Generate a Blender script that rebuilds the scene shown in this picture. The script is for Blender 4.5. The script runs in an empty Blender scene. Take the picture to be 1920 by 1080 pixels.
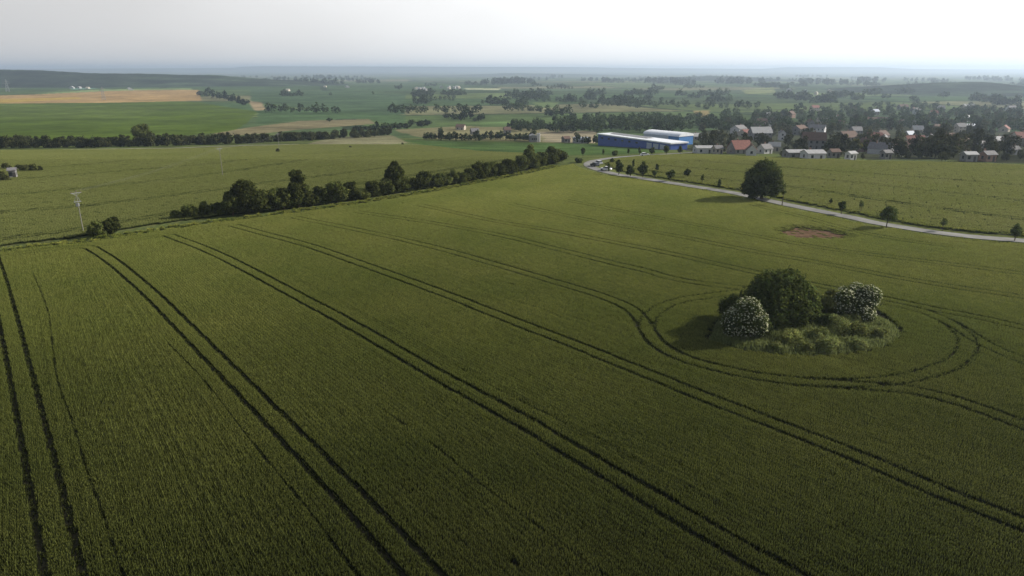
import bpy, math, random
import numpy as np
from mathutils import Vector

random.seed(7)
RNG = np.random.default_rng(11)
scene = bpy.context.scene
COL = scene.collection

# ------------------------------------------------------------------ camera, sky, sun, exposure
CAM_H = 36.0
FOC = 1280.0                      # focal length in photograph pixels (1920 wide)
PITCH = math.atan((540 - 130) / FOC)
cam_data = bpy.data.cameras.new('camera')
cam_data.sensor_width = 36.0
cam_data.lens = FOC / 1920 * 36.0
cam_data.clip_start = 0.5
cam_data.clip_end = 60000
cam = bpy.data.objects.new('camera', cam_data)
COL.objects.link(cam)
cam.location = (0, 0, CAM_H)
cam.rotation_euler = (math.radians(90) - PITCH, 0, 0)
scene.camera = cam

SUN_AZ, SUN_EL = math.radians(72), math.radians(27)
SUN = Vector((math.sin(SUN_AZ) * math.cos(SUN_EL), math.cos(SUN_AZ) * math.cos(SUN_EL), math.sin(SUN_EL)))
sd = bpy.data.lights.new('sun', 'SUN')
sd.energy = 5.0
sd.angle = math.radians(1.2)
sd.color = (1.0, 0.95, 0.87)
sun = bpy.data.objects.new('sun', sd)
COL.objects.link(sun)
sun.rotation_euler = SUN.to_track_quat('Z', 'Y').to_euler()

world = bpy.data.worlds.new('World')
scene.world = world
world.use_nodes = True
nt = world.node_tree
nt.nodes.clear()
def N(t, kind, **kw):
    n = t.nodes.new(kind)
    for k, v in kw.items():
        setattr(n, k, v)
    return n
sky = N(nt, 'ShaderNodeTexSky', sky_type='NISHITA', sun_disc=False)
sky.sun_elevation = SUN_EL
sky.sun_rotation = SUN_AZ
sky.dust_density = 4.0
sky.air_density = 1.0
bg = N(nt, 'ShaderNodeBackground')
bg.inputs['Strength'].default_value = 0.11
# a high thin cloud veil, brighter towards the sun, laid over the clear sky
tc = N(nt, 'ShaderNodeTexCoord')
dot = N(nt, 'ShaderNodeVectorMath', operation='DOT_PRODUCT')
dot.inputs[1].default_value = SUN
nt.links.new(tc.outputs['Generated'], dot.inputs[0])
ramp = N(nt, 'ShaderNodeValToRGB')
ramp.color_ramp.elements[0].position = 0.0
ramp.color_ramp.elements[0].color = (.45, .456, .47, 1)
ramp.color_ramp.elements[1].position = 1.0
ramp.color_ramp.elements[1].color = (1.0, .99, .975, 1)
for p, c in ((.33, (.54, .535, .535)), (.45, (.61, .603, .60)), (.64, (.89, .89, .89)), (.80, (1.0, .995, .99))):
    e = ramp.color_ramp.elements.new(p)
    e.color = (*c, 1)
mr = N(nt, 'ShaderNodeMapRange')
mr.inputs['From Min'].default_value = -1
mr.inputs['From Max'].default_value = 1
nt.links.new(dot.outputs['Value'], mr.inputs['Value'])
nz = N(nt, 'ShaderNodeTexNoise')
nz.inputs['Scale'].default_value = 2.2
nz.inputs['Detail'].default_value = 3
mp = N(nt, 'ShaderNodeMapping')
mp.inputs['Scale'].default_value = (1, 1, 3.5)
nt.links.new(tc.outputs['Generated'], mp.inputs['Vector'])
nt.links.new(mp.outputs['Vector'], nz.inputs['Vector'])
ma = N(nt, 'ShaderNodeMath', operation='MULTIPLY_ADD')
ma.inputs[1].default_value = 0.16
ad = N(nt, 'ShaderNodeMath', operation='ADD')
ad.inputs[1].default_value = -0.08
nt.links.new(nz.outputs['Fac'], ma.inputs[0])
nt.links.new(mr.outputs['Result'], ma.inputs[2])
nt.links.new(ma.outputs['Value'], ad.inputs[0])
nt.links.new(ad.outputs['Value'], ramp.inputs['Fac'])
veil = N(nt, 'ShaderNodeBackground')
sep = N(nt, 'ShaderNodeSeparateXYZ')
thin = N(nt, 'ShaderNodeMapRange')
thin.inputs['From Min'].default_value = .10
thin.inputs['From Max'].default_value = .55
thin.inputs['To Min'].default_value = 1.0
thin.inputs['To Max'].default_value = .28
nt.links.new(tc.outputs['Generated'], sep.inputs[0])
nt.links.new(sep.outputs['Z'], thin.inputs['Value'])
nt.links.new(thin.outputs['Result'], veil.inputs['Strength'])
nt.links.new(ramp.outputs['Color'], veil.inputs['Color'])
nt.links.new(sky.outputs['Color'], bg.inputs['Color'])
mixw = N(nt, 'ShaderNodeMixShader')
cover = N(nt, 'ShaderNodeMapRange')      # the veil is thick near the horizon and lets the blue through overhead
cover.inputs['From Min'].default_value = .12
cover.inputs['From Max'].default_value = .7
cover.inputs['To Min'].default_value = .92
cover.inputs['To Max'].default_value = .35
nt.links.new(sep.outputs['Z'], cover.inputs['Value'])
nt.links.new(cover.outputs['Result'], mixw.inputs['Fac'])
wo = N(nt, 'ShaderNodeOutputWorld')
nt.links.new(bg.outputs['Background'], mixw.inputs[1])
nt.links.new(veil.outputs['Background'], mixw.inputs[2])
nt.links.new(mixw.outputs['Shader'], wo.inputs['Surface'])

scene.view_settings.view_transform = 'Standard'
scene.view_settings.look = 'None'
scene.view_settings.exposure = 0.35
scene.view_settings.gamma = 1.0
scene.render.engine = 'CYCLES'
cy = scene.cycles
cy.max_bounces = 4
cy.diffuse_bounces = 2
cy.glossy_bounces = 1
cy.transmission_bounces = 2
cy.transparent_max_bounces = 4
cy.volume_bounces = 0
cy.use_denoising = True

# ------------------------------------------------------------------ land profile and pixel -> place
_F = lambda y: FOC * math.cos(PITCH) - (y - 540) * math.sin(PITCH)
_D = lambda y: (y - 540) * math.cos(PITCH) + FOC * math.sin(PITCH)
PROF_PX = [(285, 380), (272, 470), (250, 650), (230, 850), (215, 1050), (200, 1350), (185, 1750), (170, 2400), (160, 3300),
           (150, 5400), (143, 9000), (137, 14000), (130, 20000)]
PY = [-3000, 0, 150, 285]
PZ = [0, 0, 0, 0]
for _y, _Y in PROF_PX:
    PY.append(_Y)
    PZ.append(CAM_H - _Y * _D(_y) / _F(_y))
PY += [22000, 26000]
PZ += [30, 0]
PY, PZ = np.array(PY, float), np.array(PZ, float)

def land(Y):
    """height of the land at distance Y: a plateau that drops into a wide valley"""
    return np.interp(Y, PY, PZ)

ROWS_Y = np.concatenate([np.arange(36, 300, 1.0), np.geomspace(300, 19999, 3400)])
ROWS_T = (CAM_H - land(ROWS_Y)) / ROWS_Y

def gp(x, y, lift=0.0):
    """a point of the photograph -> the place on the land it shows"""
    t = _D(y) / _F(y)
    Y = float(np.interp(-t, -ROWS_T, ROWS_Y)) if t < ROWS_T[0] else CAM_H / t
    z = float(land(Y))
    depth = Y * math.cos(PITCH) + (CAM_H - z) * math.sin(PITCH)
    X = (x - 960) * depth / FOC
    return Vector((X, Y, z + lift))

def metres(px, p):
    """length of px photograph pixels at the place p, across the view"""
    return px * (p.y * math.cos(PITCH) + (CAM_H - p.z) * math.sin(PITCH)) / FOC

def pline(pts):
    return np.array([gp(*p)[:2] for p in pts])

def smooth(P, n=8):
    """Catmull-Rom through the points"""
    P = np.asarray(P, float)
    Q = np.vstack([2 * P[0] - P[1], P, 2 * P[-1] - P[-2]])
    out = []
    for i in range(1, len(Q) - 2):
        p0, p1, p2, p3 = Q[i - 1], Q[i], Q[i + 1], Q[i + 2]
        for t in np.linspace(0, 1, n, endpoint=False):
            out.append(.5 * ((2 * p1) + (-p0 + p2) * t + (2 * p0 - 5 * p1 + 4 * p2 - p3) * t * t + (-p0 + 3 * p1 - 3 * p2 + p3) * t ** 3))
    out.append(P[-1])
    return np.array(out)

def offset(P, d):
    T = np.gradient(P, axis=0)
    T /= np.linalg.norm(T, axis=1)[:, None] + 1e-9
    return P + np.stack([-T[:, 1], T[:, 0]], 1) * d

def dist_to(P, line):
    """distance of points P to a polyline"""
    best = np.full(len(P), 1e9)
    for a, b in zip(line[:-1], line[1:]):
        ab = b - a
        L = ab @ ab + 1e-9
        t = np.clip(((P - a) @ ab) / L, 0, 1)
        d = np.hypot(*(P - a - t[:, None] * ab).T)
        np.minimum(best, d, out=best)
    return best

def inside(P, poly):
    x, y = P[:, 0], P[:, 1]
    r = np.zeros(len(P), bool)
    for (x1, y1), (x2, y2) in zip(poly, np.roll(poly, -1, axis=0)):
        c = ((y1 > y) != (y2 > y)) & (x < (x2 - x1) * (y - y1) / (y2 - y1 + 1e-12) + x1)
        r ^= c
    return r

_lat = RNG.random((64, 64))
def vnoise(x, y):
    """smooth value noise"""
    xi, yi = np.floor(x).astype(int), np.floor(y).astype(int)
    fx, fy = x - xi, y - yi
    fx, fy = fx * fx * (3 - 2 * fx), fy * fy * (3 - 2 * fy)
    g = lambda i, j: _lat[i % 64, j % 64]
    return (g(xi, yi) * (1 - fx) + g(xi + 1, yi) * fx) * (1 - fy) + (g(xi, yi + 1) * (1 - fx) + g(xi + 1, yi + 1) * fx) * fy

def fbm(x, y, o=3):
    return sum(vnoise(x * 2 ** k + 7.3 * k, y * 2 ** k + 3.1 * k) * .5 ** (k + 1) for k in range(o)) / (1 - .5 ** o)

# ------------------------------------------------------------------ materials
def new_mat(name):
    m = bpy.data.materials.new(name)
    m.use_nodes = True
    m.node_tree.nodes.clear()
    return m, m.node_tree

def surf_mat(name, color, rough=.8, var=.25, scale=2.0, spec=.3, bump=0.0, metal=0.0):
    """painted, rendered or tiled surface: base colour broken up by two noises"""
    m, t = new_mat(name)
    b = N(t, 'ShaderNodeBsdfPrincipled')
    o = N(t, 'ShaderNodeOutputMaterial')
    c = N(t, 'ShaderNodeTexCoord')
    n1 = N(t, 'ShaderNodeTexNoise')
    n1.inputs['Scale'].default_value = scale
    n1.inputs['Detail'].default_value = 6
    r = N(t, 'ShaderNodeMapRange')
    r.inputs['From Min'].default_value = .3
    r.inputs['From Max'].default_value = .7
    r.inputs['To Min'].default_value = 1 - var
    r.inputs['To Max'].default_value = 1 + var
    mx = N(t, 'ShaderNodeMix', data_type='RGBA', blend_type='MULTIPLY')
    mx.inputs[0].default_value = 1
    mx.inputs[6].default_value = (*color, 1)
    t.links.new(c.outputs['Object'], n1.inputs['Vector'])
    t.links.new(n1.outputs['Fac'], r.inputs['Value'])
    t.links.new(r.outputs['Result'], mx.inputs[7])
    t.links.new(mx.outputs[2], b.inputs['Base Color'])
    b.inputs['Roughness'].default_value = rough
    b.inputs['Specular IOR Level'].default_value = spec
    b.inputs['Metallic'].default_value = metal
    if bump:
        bp = N(t, 'ShaderNodeBump')
        bp.inputs['Strength'].default_value = bump
        t.links.new(n1.outputs['Fac'], bp.inputs['Height'])
        t.links.new(bp.outputs['Normal'], b.inputs['Normal'])
    t.links.new(b.outputs['BSDF'], o.inputs['Surface'])
    return m

def leaf_mat(name, color, transl=.3, var=.35, patch=None, depth_shade=None):
    """foliage: each leaf's own tint times the base colour, light passing through; patch = (second colour, metres) for drifts of another shade"""
    m, t = new_mat(name)
    o = N(t, 'ShaderNodeOutputMaterial')
    a = N(t, 'ShaderNodeAttribute', attribute_name='tint')
    mx = N(t, 'ShaderNodeMix', data_type='RGBA', blend_type='MULTIPLY')
    mx.inputs[0].default_value = 1
    mx.inputs[6].default_value = (*color, 1)
    oi = N(t, 'ShaderNodeObjectInfo')
    if patch:
        col2, size = patch
        n = N(t, 'ShaderNodeTexNoise')
        n.inputs['Scale'].default_value = 1.0 / size
        n.inputs['Detail'].default_value = 5
        n.inputs['Roughness'].default_value = .6
        g = N(t, 'ShaderNodeNewGeometry')
        t.links.new(g.outputs['Position'], n.inputs['Vector'])
        r = N(t, 'ShaderNodeMapRange')
        r.inputs['From Min'].default_value = .35
        r.inputs['From Max'].default_value = .65
        t.links.new(n.outputs['Fac'], r.inputs['Value'])
        m2 = N(t, 'ShaderNodeMix', data_type='RGBA')
        m2.inputs[6].default_value = (*color, 1)
        m2.inputs[7].default_value = (*col2, 1)
        t.links.new(r.outputs['Result'], m2.inputs[0])
        t.links.new(m2.outputs[2], mx.inputs[6])
    if depth_shade:
        # view-angle shading of the crop put into its colour: darker near, paler far
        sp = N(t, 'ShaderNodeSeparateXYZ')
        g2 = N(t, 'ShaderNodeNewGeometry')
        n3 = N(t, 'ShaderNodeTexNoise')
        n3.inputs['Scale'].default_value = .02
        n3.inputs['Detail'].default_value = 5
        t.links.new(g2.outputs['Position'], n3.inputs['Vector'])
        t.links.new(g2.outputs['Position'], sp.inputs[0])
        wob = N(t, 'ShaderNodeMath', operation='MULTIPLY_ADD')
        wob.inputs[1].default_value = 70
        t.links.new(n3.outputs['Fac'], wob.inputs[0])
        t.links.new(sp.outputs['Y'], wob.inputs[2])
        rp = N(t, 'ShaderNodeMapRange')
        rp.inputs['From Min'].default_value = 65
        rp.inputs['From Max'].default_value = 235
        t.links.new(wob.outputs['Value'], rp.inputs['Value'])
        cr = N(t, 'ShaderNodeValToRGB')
        for q, c in zip((0, 1), depth_shade[:2]):
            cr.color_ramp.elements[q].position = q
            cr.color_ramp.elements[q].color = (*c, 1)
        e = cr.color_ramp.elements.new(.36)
        e.color = (*depth_shade[2], 1)
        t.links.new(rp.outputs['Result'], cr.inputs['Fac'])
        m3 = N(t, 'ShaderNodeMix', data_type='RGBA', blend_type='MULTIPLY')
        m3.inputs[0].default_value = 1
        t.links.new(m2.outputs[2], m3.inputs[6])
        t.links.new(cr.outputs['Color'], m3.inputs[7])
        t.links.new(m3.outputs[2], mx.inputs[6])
    t.links.new(a.outputs['Color'], mx.inputs[7])
    hs = N(t, 'ShaderNodeHueSaturation')
    rr = N(t, 'ShaderNodeMapRange')
    rr.inputs['To Min'].default_value = 1 - var
    rr.inputs['To Max'].default_value = 1 + var
    t.links.new(oi.outputs['Random'], rr.inputs['Value'])
    t.links.new(rr.outputs['Result'], hs.inputs['Value'])
    t.links.new(mx.outputs[2], hs.inputs['Color'])
    d = N(t, 'ShaderNodeBsdfDiffuse')
    tr = N(t, 'ShaderNodeBsdfTranslucent')
    ms = N(t, 'ShaderNodeMixShader')
    ms.inputs[0].default_value = transl
    t.links.new(hs.outputs['Color'], d.inputs['Color'])
    t.links.new(hs.outputs['Color'], tr.inputs['Color'])
    t.links.new(d.outputs['BSDF'], ms.inputs[1])
    t.links.new(tr.outputs['BSDF'], ms.inputs[2])
    t.links.new(ms.outputs['Shader'], o.inputs['Surface'])
    return m

def ground_mat(name):
    """land: the colour of each field (attribute 'tint') with soil and sward texture in three sizes"""
    m, t = new_mat(name)
    o = N(t, 'ShaderNodeOutputMaterial')
    b = N(t, 'ShaderNodeBsdfPrincipled')
    b.inputs['Roughness'].default_value = 1.0
    b.inputs['Specular IOR Level'].default_value = 0.0
    a = N(t, 'ShaderNodeAttribute', attribute_name='tint')
    g = N(t, 'ShaderNodeNewGeometry')
    prev = a.outputs['Color']
    for sc, v in ((.9, .35), (.06, .25), (.011, .3)):
        n = N(t, 'ShaderNodeTexNoise')
        n.inputs['Scale'].default_value = sc
        n.inputs['Detail'].default_value = 4
        t.links.new(g.outputs['Position'], n.inputs['Vector'])
        r = N(t, 'ShaderNodeMapRange')
        r.inputs['From Min'].default_value = .3
        r.inputs['From Max'].default_value = .7
        r.inputs['To Min'].default_value = 1 - v
        r.inputs['To Max'].default_value = 1 + v
        t.links.new(n.outputs['Fac'], r.inputs['Value'])
        mx = N(t, 'ShaderNodeMix', data_type='RGBA', blend_type='MULTIPLY')
        mx.inputs[0].default_value = 1
        t.links.new(prev, mx.inputs[6])
        t.links.new(r.outputs['Result'], mx.inputs[7])
        prev = mx.outputs[2]
    t.links.new(prev, b.inputs['Base Color'])
    t.links.new(b.outputs['BSDF'], o.inputs['Surface'])
    return m

M = {}
M['ground'] = ground_mat('land')
M['wheat'] = leaf_mat('wheat_leaf', (.088, .115, .028), .35, .12, patch=((.112, .134, .036), 26), depth_shade=((.43, .405, .50), (1.42, 1.30, 1.65), (.86, .81, .92)))
M['barley'] = leaf_mat('barley_leaf', (.110, .125, .050), .35, .08, patch=((.098, .115, .042), 40))
M['meadow'] = leaf_mat('meadow_leaf', (.110, .128, .042), .35, .08, patch=((.122, .134, .052), 30))
M['dark_leaf'] = leaf_mat('dark_leaf', (.066, .084, .024), .25, .25)
M['hedge_leaf'] = leaf_mat('hedge_leaf', (.074, .088, .026), .28, .4)
M['young_leaf'] = leaf_mat('young_leaf', (.070, .092, .026), .3, .3)
M['village_leaf'] = leaf_mat('village_leaf', (.072, .078, .038), .2, .4)
M['belt_leaf'] = leaf_mat('belt_leaf', (.045, .050, .020), .2, .35)
M['yellow_leaf'] = leaf_mat('yellow_leaf', (.12, .125, .03), .3, .2)
M['pale_leaf'] = leaf_mat('pale_leaf', (.18, .20, .065), .35, .2)
M['elder_leaf'] = leaf_mat('elder_leaf', (.080, .102, .034), .25, .15)
M['weed_leaf'] = leaf_mat('weed_leaf', (.15, .18, .058), .35, .1, patch=((.21, .235, .088), 1.6))
M['verge_leaf'] = leaf_mat('verge_leaf', (.09, .115, .03), .3, .1, patch=((.17, .18, .05), 5))
M['petal'] = leaf_mat('petal', (.48, .49, .32), .3, .1)
M['wood_leaf'] = leaf_mat('wood_leaf', (.042, .060, .026), .2, .3)
M['bark'] = surf_mat('bark', (.09, .07, .05), .95, .4, 3, .1, .4)
M['asphalt'] = surf_mat('asphalt', (.19, .187, .172), .9, .28, .25, .2)
M['gravel'] = surf_mat('gravel', (.33, .30, .24), .95, .25, .5, .1)
M['concrete'] = surf_mat('concrete', (.22, .215, .18), .9, .15, 2, .2)
M['steel'] = surf_mat('galvanised_steel', (.27, .28, .28), .5, .15, 2, .5, 0, .3)
M['ceramic'] = surf_mat('brown_ceramic', (.12, .06, .04), .3, .1, 4, .5)
M['cable'] = surf_mat('aluminium_cable', (.15, .155, .13), .5, .05, 2, .5)
M['glass'] = surf_mat('window_glass', (.03, .035, .04), .15, .2, 1, .6)
M['white_wall'] = surf_mat('white_render', (.52, .52, .52), .9, .1, 1.2, .2)
M['cream_wall'] = surf_mat('cream_render', (.42, .38, .31), .9, .12, 1.2, .2)
M['grey_wall'] = surf_mat('grey_render', (.22, .215, .21), .9, .15, 1.2, .2)
M['brick_wall'] = surf_mat('brick_wall', (.26, .17, .13), .9, .2, 1.5, .2)
M['red_roof'] = surf_mat('red_tile', (.22, .10, .08), .85, .25, 1.5, .2, .3)
M['brown_roof'] = surf_mat('brown_tile', (.13, .085, .065), .85, .25, 1.5, .2, .3)
M['grey_roof'] = surf_mat('grey_slate', (.17, .165, .165), .8, .25, 1.5, .3, .3)
M['pale_roof'] = surf_mat('pale_sheet_roof', (.34, .34, .335), .6, .15, .8, .4)
M['white_roof'] = surf_mat('white_membrane', (.72, .75, .78), .6, .1, .5, .4)
M['blue_wall'] = surf_mat('blue_sheet_wall', (.035, .085, .32), .5, .12, .6, .4)
M['blue_wall_light'] = surf_mat('bright_blue_sheet', (.04, .17, .42), .5, .12, .6, .4)
M['door'] = surf_mat('dark_door', (.06, .055, .05), .6, .2, 2, .4)
M['shutter'] = surf_mat('grey_shutter', (.40, .45, .52), .5, .1, 2, .4)
M['car_white'] = surf_mat('white_car_paint', (.75, .75, .76), .3, .03, 1, .6)
M['car_silver'] = surf_mat('silver_car_paint', (.42, .44, .47), .3, .03, 1, .6)
M['car_dark'] = surf_mat('dark_car_paint', (.03, .035, .06), .3, .03, 1, .6)
M['tyre'] = surf_mat('tyre', (.02, .02, .02), .9, .1, 5, .2)

# ------------------------------------------------------------------ mesh helpers
def mesh_np(name, V, F, mat, tint=None, parent=None, link=True, tint_domain='FACE'):
    """numpy verts and equal-sized faces -> one mesh object"""
    V, F = np.asarray(V, np.float32), np.asarray(F, np.int32)
    me = bpy.data.meshes.new(name)
    k = F.shape[1]
    me.vertices.add(len(V))
    me.vertices.foreach_set('co', V.ravel())
    me.loops.add(F.size)
    me.loops.foreach_set('vertex_index', F.ravel())
    me.polygons.add(len(F))
    me.polygons.foreach_set('loop_start', np.arange(0, F.size, k, dtype=np.int32))
    me.polygons.foreach_set('loop_total', np.full(len(F), k, np.int32))
    me.update(calc_edges=True)
    if tint is not None:
        tint = np.asarray(tint, np.float32)
        if tint.ndim == 1:
            tint = np.stack([tint] * 3, 1)
        dom = 'CORNER' if tint_domain == 'FACE' else 'POINT'
        if dom == 'CORNER':
            tint = np.repeat(tint, k, axis=0)
        at = me.color_attributes.new('tint', 'FLOAT_COLOR', dom)
        at.data.foreach_set('color', np.concatenate([tint, np.ones((len(tint), 1), np.float32)], 1).ravel())
    me.materials.append(mat)
    ob = bpy.data.objects.new(name, me)
    if link:
        COL.objects.link(ob)
    if parent:
        ob.parent = parent
    return ob

def tag(o, label=None, cat=None, group=None, kind=None):
    if label: o['label'] = label
    if cat: o['category'] = cat
    if group: o['group'] = group
    if kind: o['kind'] = kind
    return o

def empty(name, loc, rz=0.0):
    o = bpy.data.objects.new(name, None)
    o.empty_display_size = .5
    COL.objects.link(o)
    o.location = loc
    o.rotation_euler = (0, 0, rz)
    return o

def copy_tree(o, parent=None):
    c = o.copy()
    COL.objects.link(c)
    if parent: c.parent = parent
    for ch in list(o.children):
        copy_tree(ch, c)
    return c

class MB:
    """collects polygons and builds one mesh"""
    def __init__(s):
        s.v, s.f = [], []
    def poly(s, pts):
        i = len(s.v)
        s.v += [tuple(p) for p in pts]
        s.f.append(tuple(range(i, i + len(pts))))
        return s
    def box(s, x0, x1, y0, y1, z0, z1):
        i = len(s.v)
        s.v += [(x0, y0, z0), (x1, y0, z0), (x1, y1, z0), (x0, y1, z0), (x0, y0, z1), (x1, y0, z1), (x1, y1, z1), (x0, y1, z1)]
        s.f += [tuple(i + k for k in q) for q in ((0, 3, 2, 1), (4, 5, 6, 7), (0, 1, 5, 4), (1, 2, 6, 5), (2, 3, 7, 6), (3, 0, 4, 7))]
        return s
    def tube(s, a, b, r0, r1=None, n=8, cap=True):
        r1 = r0 if r1 is None else r1
        a, b = Vector(a), Vector(b)
        d = (b - a).normalized()
        u = d.orthogonal().normalized()
        w = d.cross(u)
        i = len(s.v)
        for c, r in ((a, r0), (b, r1)):
            for k in range(n):
                t = 2 * math.pi * k / n
                s.v.append(tuple(c + (u * math.cos(t) + w * math.sin(t)) * r))
        for k in range(n):
            k2 = (k + 1) % n
            s.f.append((i + k, i + k2, i + n + k2, i + n + k))
        if cap:
            s.f.append(tuple(i + n + k for k in range(n)))
            s.f.append(tuple(i + k for k in reversed(range(n))))
        return s
    def chain(s, pts, rad, n=7):
        for (a, b, r0, r1) in zip(pts[:-1], pts[1:], rad[:-1], rad[1:]):
            s.tube(a, b, r0, r1, n)
        return s
    def prism(s, prof, y0, y1):
        """profile in x-z pushed along y"""
        n = len(prof)
        i = len(s.v)
        s.v += [(x, y0, z) for x, z in prof] + [(x, y1, z) for x, z in prof]
        for k in range(n):
            k2 = (k + 1) % n
            s.f.append((i + k, i + n + k, i + n + k2, i + k2))
        s.f.append(tuple(i + k for k in range(n)))
        s.f.append(tuple(i + n + k for k in reversed(range(n))))
        return s
    def build(s, name, mat, parent=None, bevel=0.0, shade=False):
        me = bpy.data.meshes.new(name)
        me.from_pydata(s.v, [], s.f)
        me.update()
        me.materials.append(mat)
        if shade:
            me.polygons.foreach_set('use_smooth', [True] * len(me.polygons))
        o = bpy.data.objects.new(name, me)
        COL.objects.link(o)
        if parent: o.parent = parent
        if bevel:
            b = o.modifiers.new('bevel', 'BEVEL')
            b.width = bevel
            b.segments = 2
        return o

# ------------------------------------------------------------------ the traced lines of the photograph
ROAD_PX = [(1330, 284), (1270, 288), (1200, 292), (1150, 296), (1118, 301), (1104, 307), (1112, 315), (1150, 326), (1200, 334), (1250, 342), (1300, 350),
           (1345, 357), (1380, 363), (1410, 369.5), (1450, 378.5), (1480, 385), (1520, 393), (1560, 401), (1600, 409), (1640, 418), (1700, 428),
           (1760, 437), (1820, 444), (1880, 449), (1960, 455), (2100, 466), (2300, 480)]
ROAD = smooth(pline(ROAD_PX))
HEDGE_PX = [(305, 417), (400, 406), (480, 400), (560, 391), (640, 380), (700, 371), (760, 361), (830, 351), (900, 338), (960, 326), (1010, 314), (1050, 306)]
HEDGE = smooth(pline(HEDGE_PX))

TRAMS_PX = {
    'a': [(-22, 470), (-10, 503), (6, 560), (43, 720), (80, 890), (116, 1060), (135, 1150)],
    'b': [(172, 469), (215, 497), (280, 553), (343, 616), (425, 700), (500, 777), (640, 922), (783, 1077), (850, 1150)],
    'c': [(317, 445), (390, 473), (470, 512), (553, 557), (664, 617), (774, 682), (843, 722), (980, 797), (1123, 883), (1276, 975), (1453, 1078), (1560, 1140)],
    'd': [(438, 426), (500, 443), (584, 466), (683, 501), (810, 547), (937, 597), (1123, 670), (1278, 734), (1438, 797), (1606, 863), (1780, 938), (1920, 993), (2100, 1066)],
    'e': [(553, 411), (667, 434), (800, 464), (937, 502), (1050, 536), (1120, 557), (1175, 580), (1200, 602), (1215, 628), (1240, 655), (1285, 678), (1350, 697),
          (1430, 713), (1510, 723), (1600, 729), (1700, 737), (1780, 755), (1850, 778), (1920, 805), (2100, 875)],
    'f': [(667, 400), (800, 420), (933, 444), (1040, 470), (1140, 495), (1207, 511), (1257, 526), (1324, 537), (1400, 546)],
    'g': [(790, 388), (923, 417), (1040, 437), (1123, 453), (1200, 468), (1277, 484), (1380, 507), (1500, 533), (1653, 564), (1747, 584), (1840, 602), (1920, 620), (2100, 660)],
    'h': [(960, 386), (1140, 423), (1277, 448), (1400, 473), (1540, 498), (1687, 526), (1800, 544), (1920, 562), (2100, 590)],
    'i': [(1060, 378), (1150, 396), (1250, 415), (1400, 443), (1560, 472), (1720, 492), (1920, 518), (2100, 545)],
    'j': [(1409, 386), (1508, 411), (1600, 436), (1700, 455), (1800, 468)],
    'k': [(1653, 572), (1720, 586), (1770, 606), (1806, 634), (1812, 660), (1785, 688), (1720, 710), (1620, 724), (1500, 722)],
    'l': [(1735, 590), (1790, 615), (1830, 641), (1870, 662), (1920, 683), (2100, 755)],
    'm': [(1385, 553), (1320, 561), (1265, 571), (1228, 590), (1213, 615), (1225, 645), (1265, 672)],
    'n': [(-60, 494), (0, 486), (80, 473), (150, 467), (172, 469)],
    'p': [(172, 467), (250, 455), (317, 443), (438, 425), (553, 409), (667, 393), (790, 376), (960, 344), (1060, 322)],
}
THIN_PX = [[(63, 517), (90, 585), (100, 650), (110, 720), (140, 807), (167, 897), (187, 950), (217, 1040), (240, 1110)],
           [(317, 650), (377, 713), (440, 793), (517, 890), (567, 950), (633, 1037), (680, 1100)],
           [(707, 767), (827, 853), (887, 903), (960, 960), (1087, 1053), (1150, 1100)],
           [(860, 695), (940, 740), (1010, 775), (1060, 800)],
           [(930, 560), (1010, 582), (1070, 608)]]
GAUGE = 1.12
WHEELS = []
for k, p in TRAMS_PX.items():
    c = smooth(pline(p))
    if p[-1][0] > 2000 or p[-1][1] > 1050:      # run on past the edge of the photograph
        e = c[-1] - c[-4]
        c = np.vstack([c, c[-1] + e / np.linalg.norm(e) * 45])
    if k in 'np':
        WHEELS += [(offset(c, GAUGE), .16), (offset(c, -GAUGE), .16)]
    else:
        half = .17 if k in 'klm' else .25
        WHEELS += [(offset(c, GAUGE), half), (offset(c, -GAUGE), half)]
for p in THIN_PX:
    WHEELS.append((smooth(pline(p)), .03))

ISLAND_PX = [(1322, 640), (1345, 597), (1385, 568), (1500, 560), (1630, 580), (1685, 615), (1684, 640), (1630, 664), (1500, 672), (1400, 664)]
ISLAND = smooth(pline(ISLAND_PX + ISLAND_PX[:1]), 6)
MAIN_POLY = np.vstack([pline([(-9000, 2000), (-1500, 560), (-700, 530), (-300, 505), (0, 477), (80, 466), (160, 459), (320, 434), (440, 417), (560, 402), (700, 382), (830, 360), (960, 335), (1060, 313), (1085, 307), (1096, 312)]),
                       offset(ROAD, 0)[60:] * 1.0])
MAIN_POLY = np.vstack([MAIN_POLY, pline([(2900, 560), (11000, 2000)])])
LEFT_POLY = pline([(-700, 515), (-300, 487), (0, 462), (140, 446), (300, 420), (440, 402), (560, 390), (700, 370), (830, 350), (960, 325), (1052, 303), (1060, 292),
                   (900, 285), (790, 273), (700, 272), (560, 272), (330, 280), (0, 283), (-400, 287), (-900, 292)])
RIGHT_POLY = np.vstack([ROAD[60:], pline([(2500, 400), (2100, 330), (1920, 311), (1800, 306), (1600, 302), (1400, 294), (1290, 290), (1180, 294), (1125, 301)])])
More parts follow.
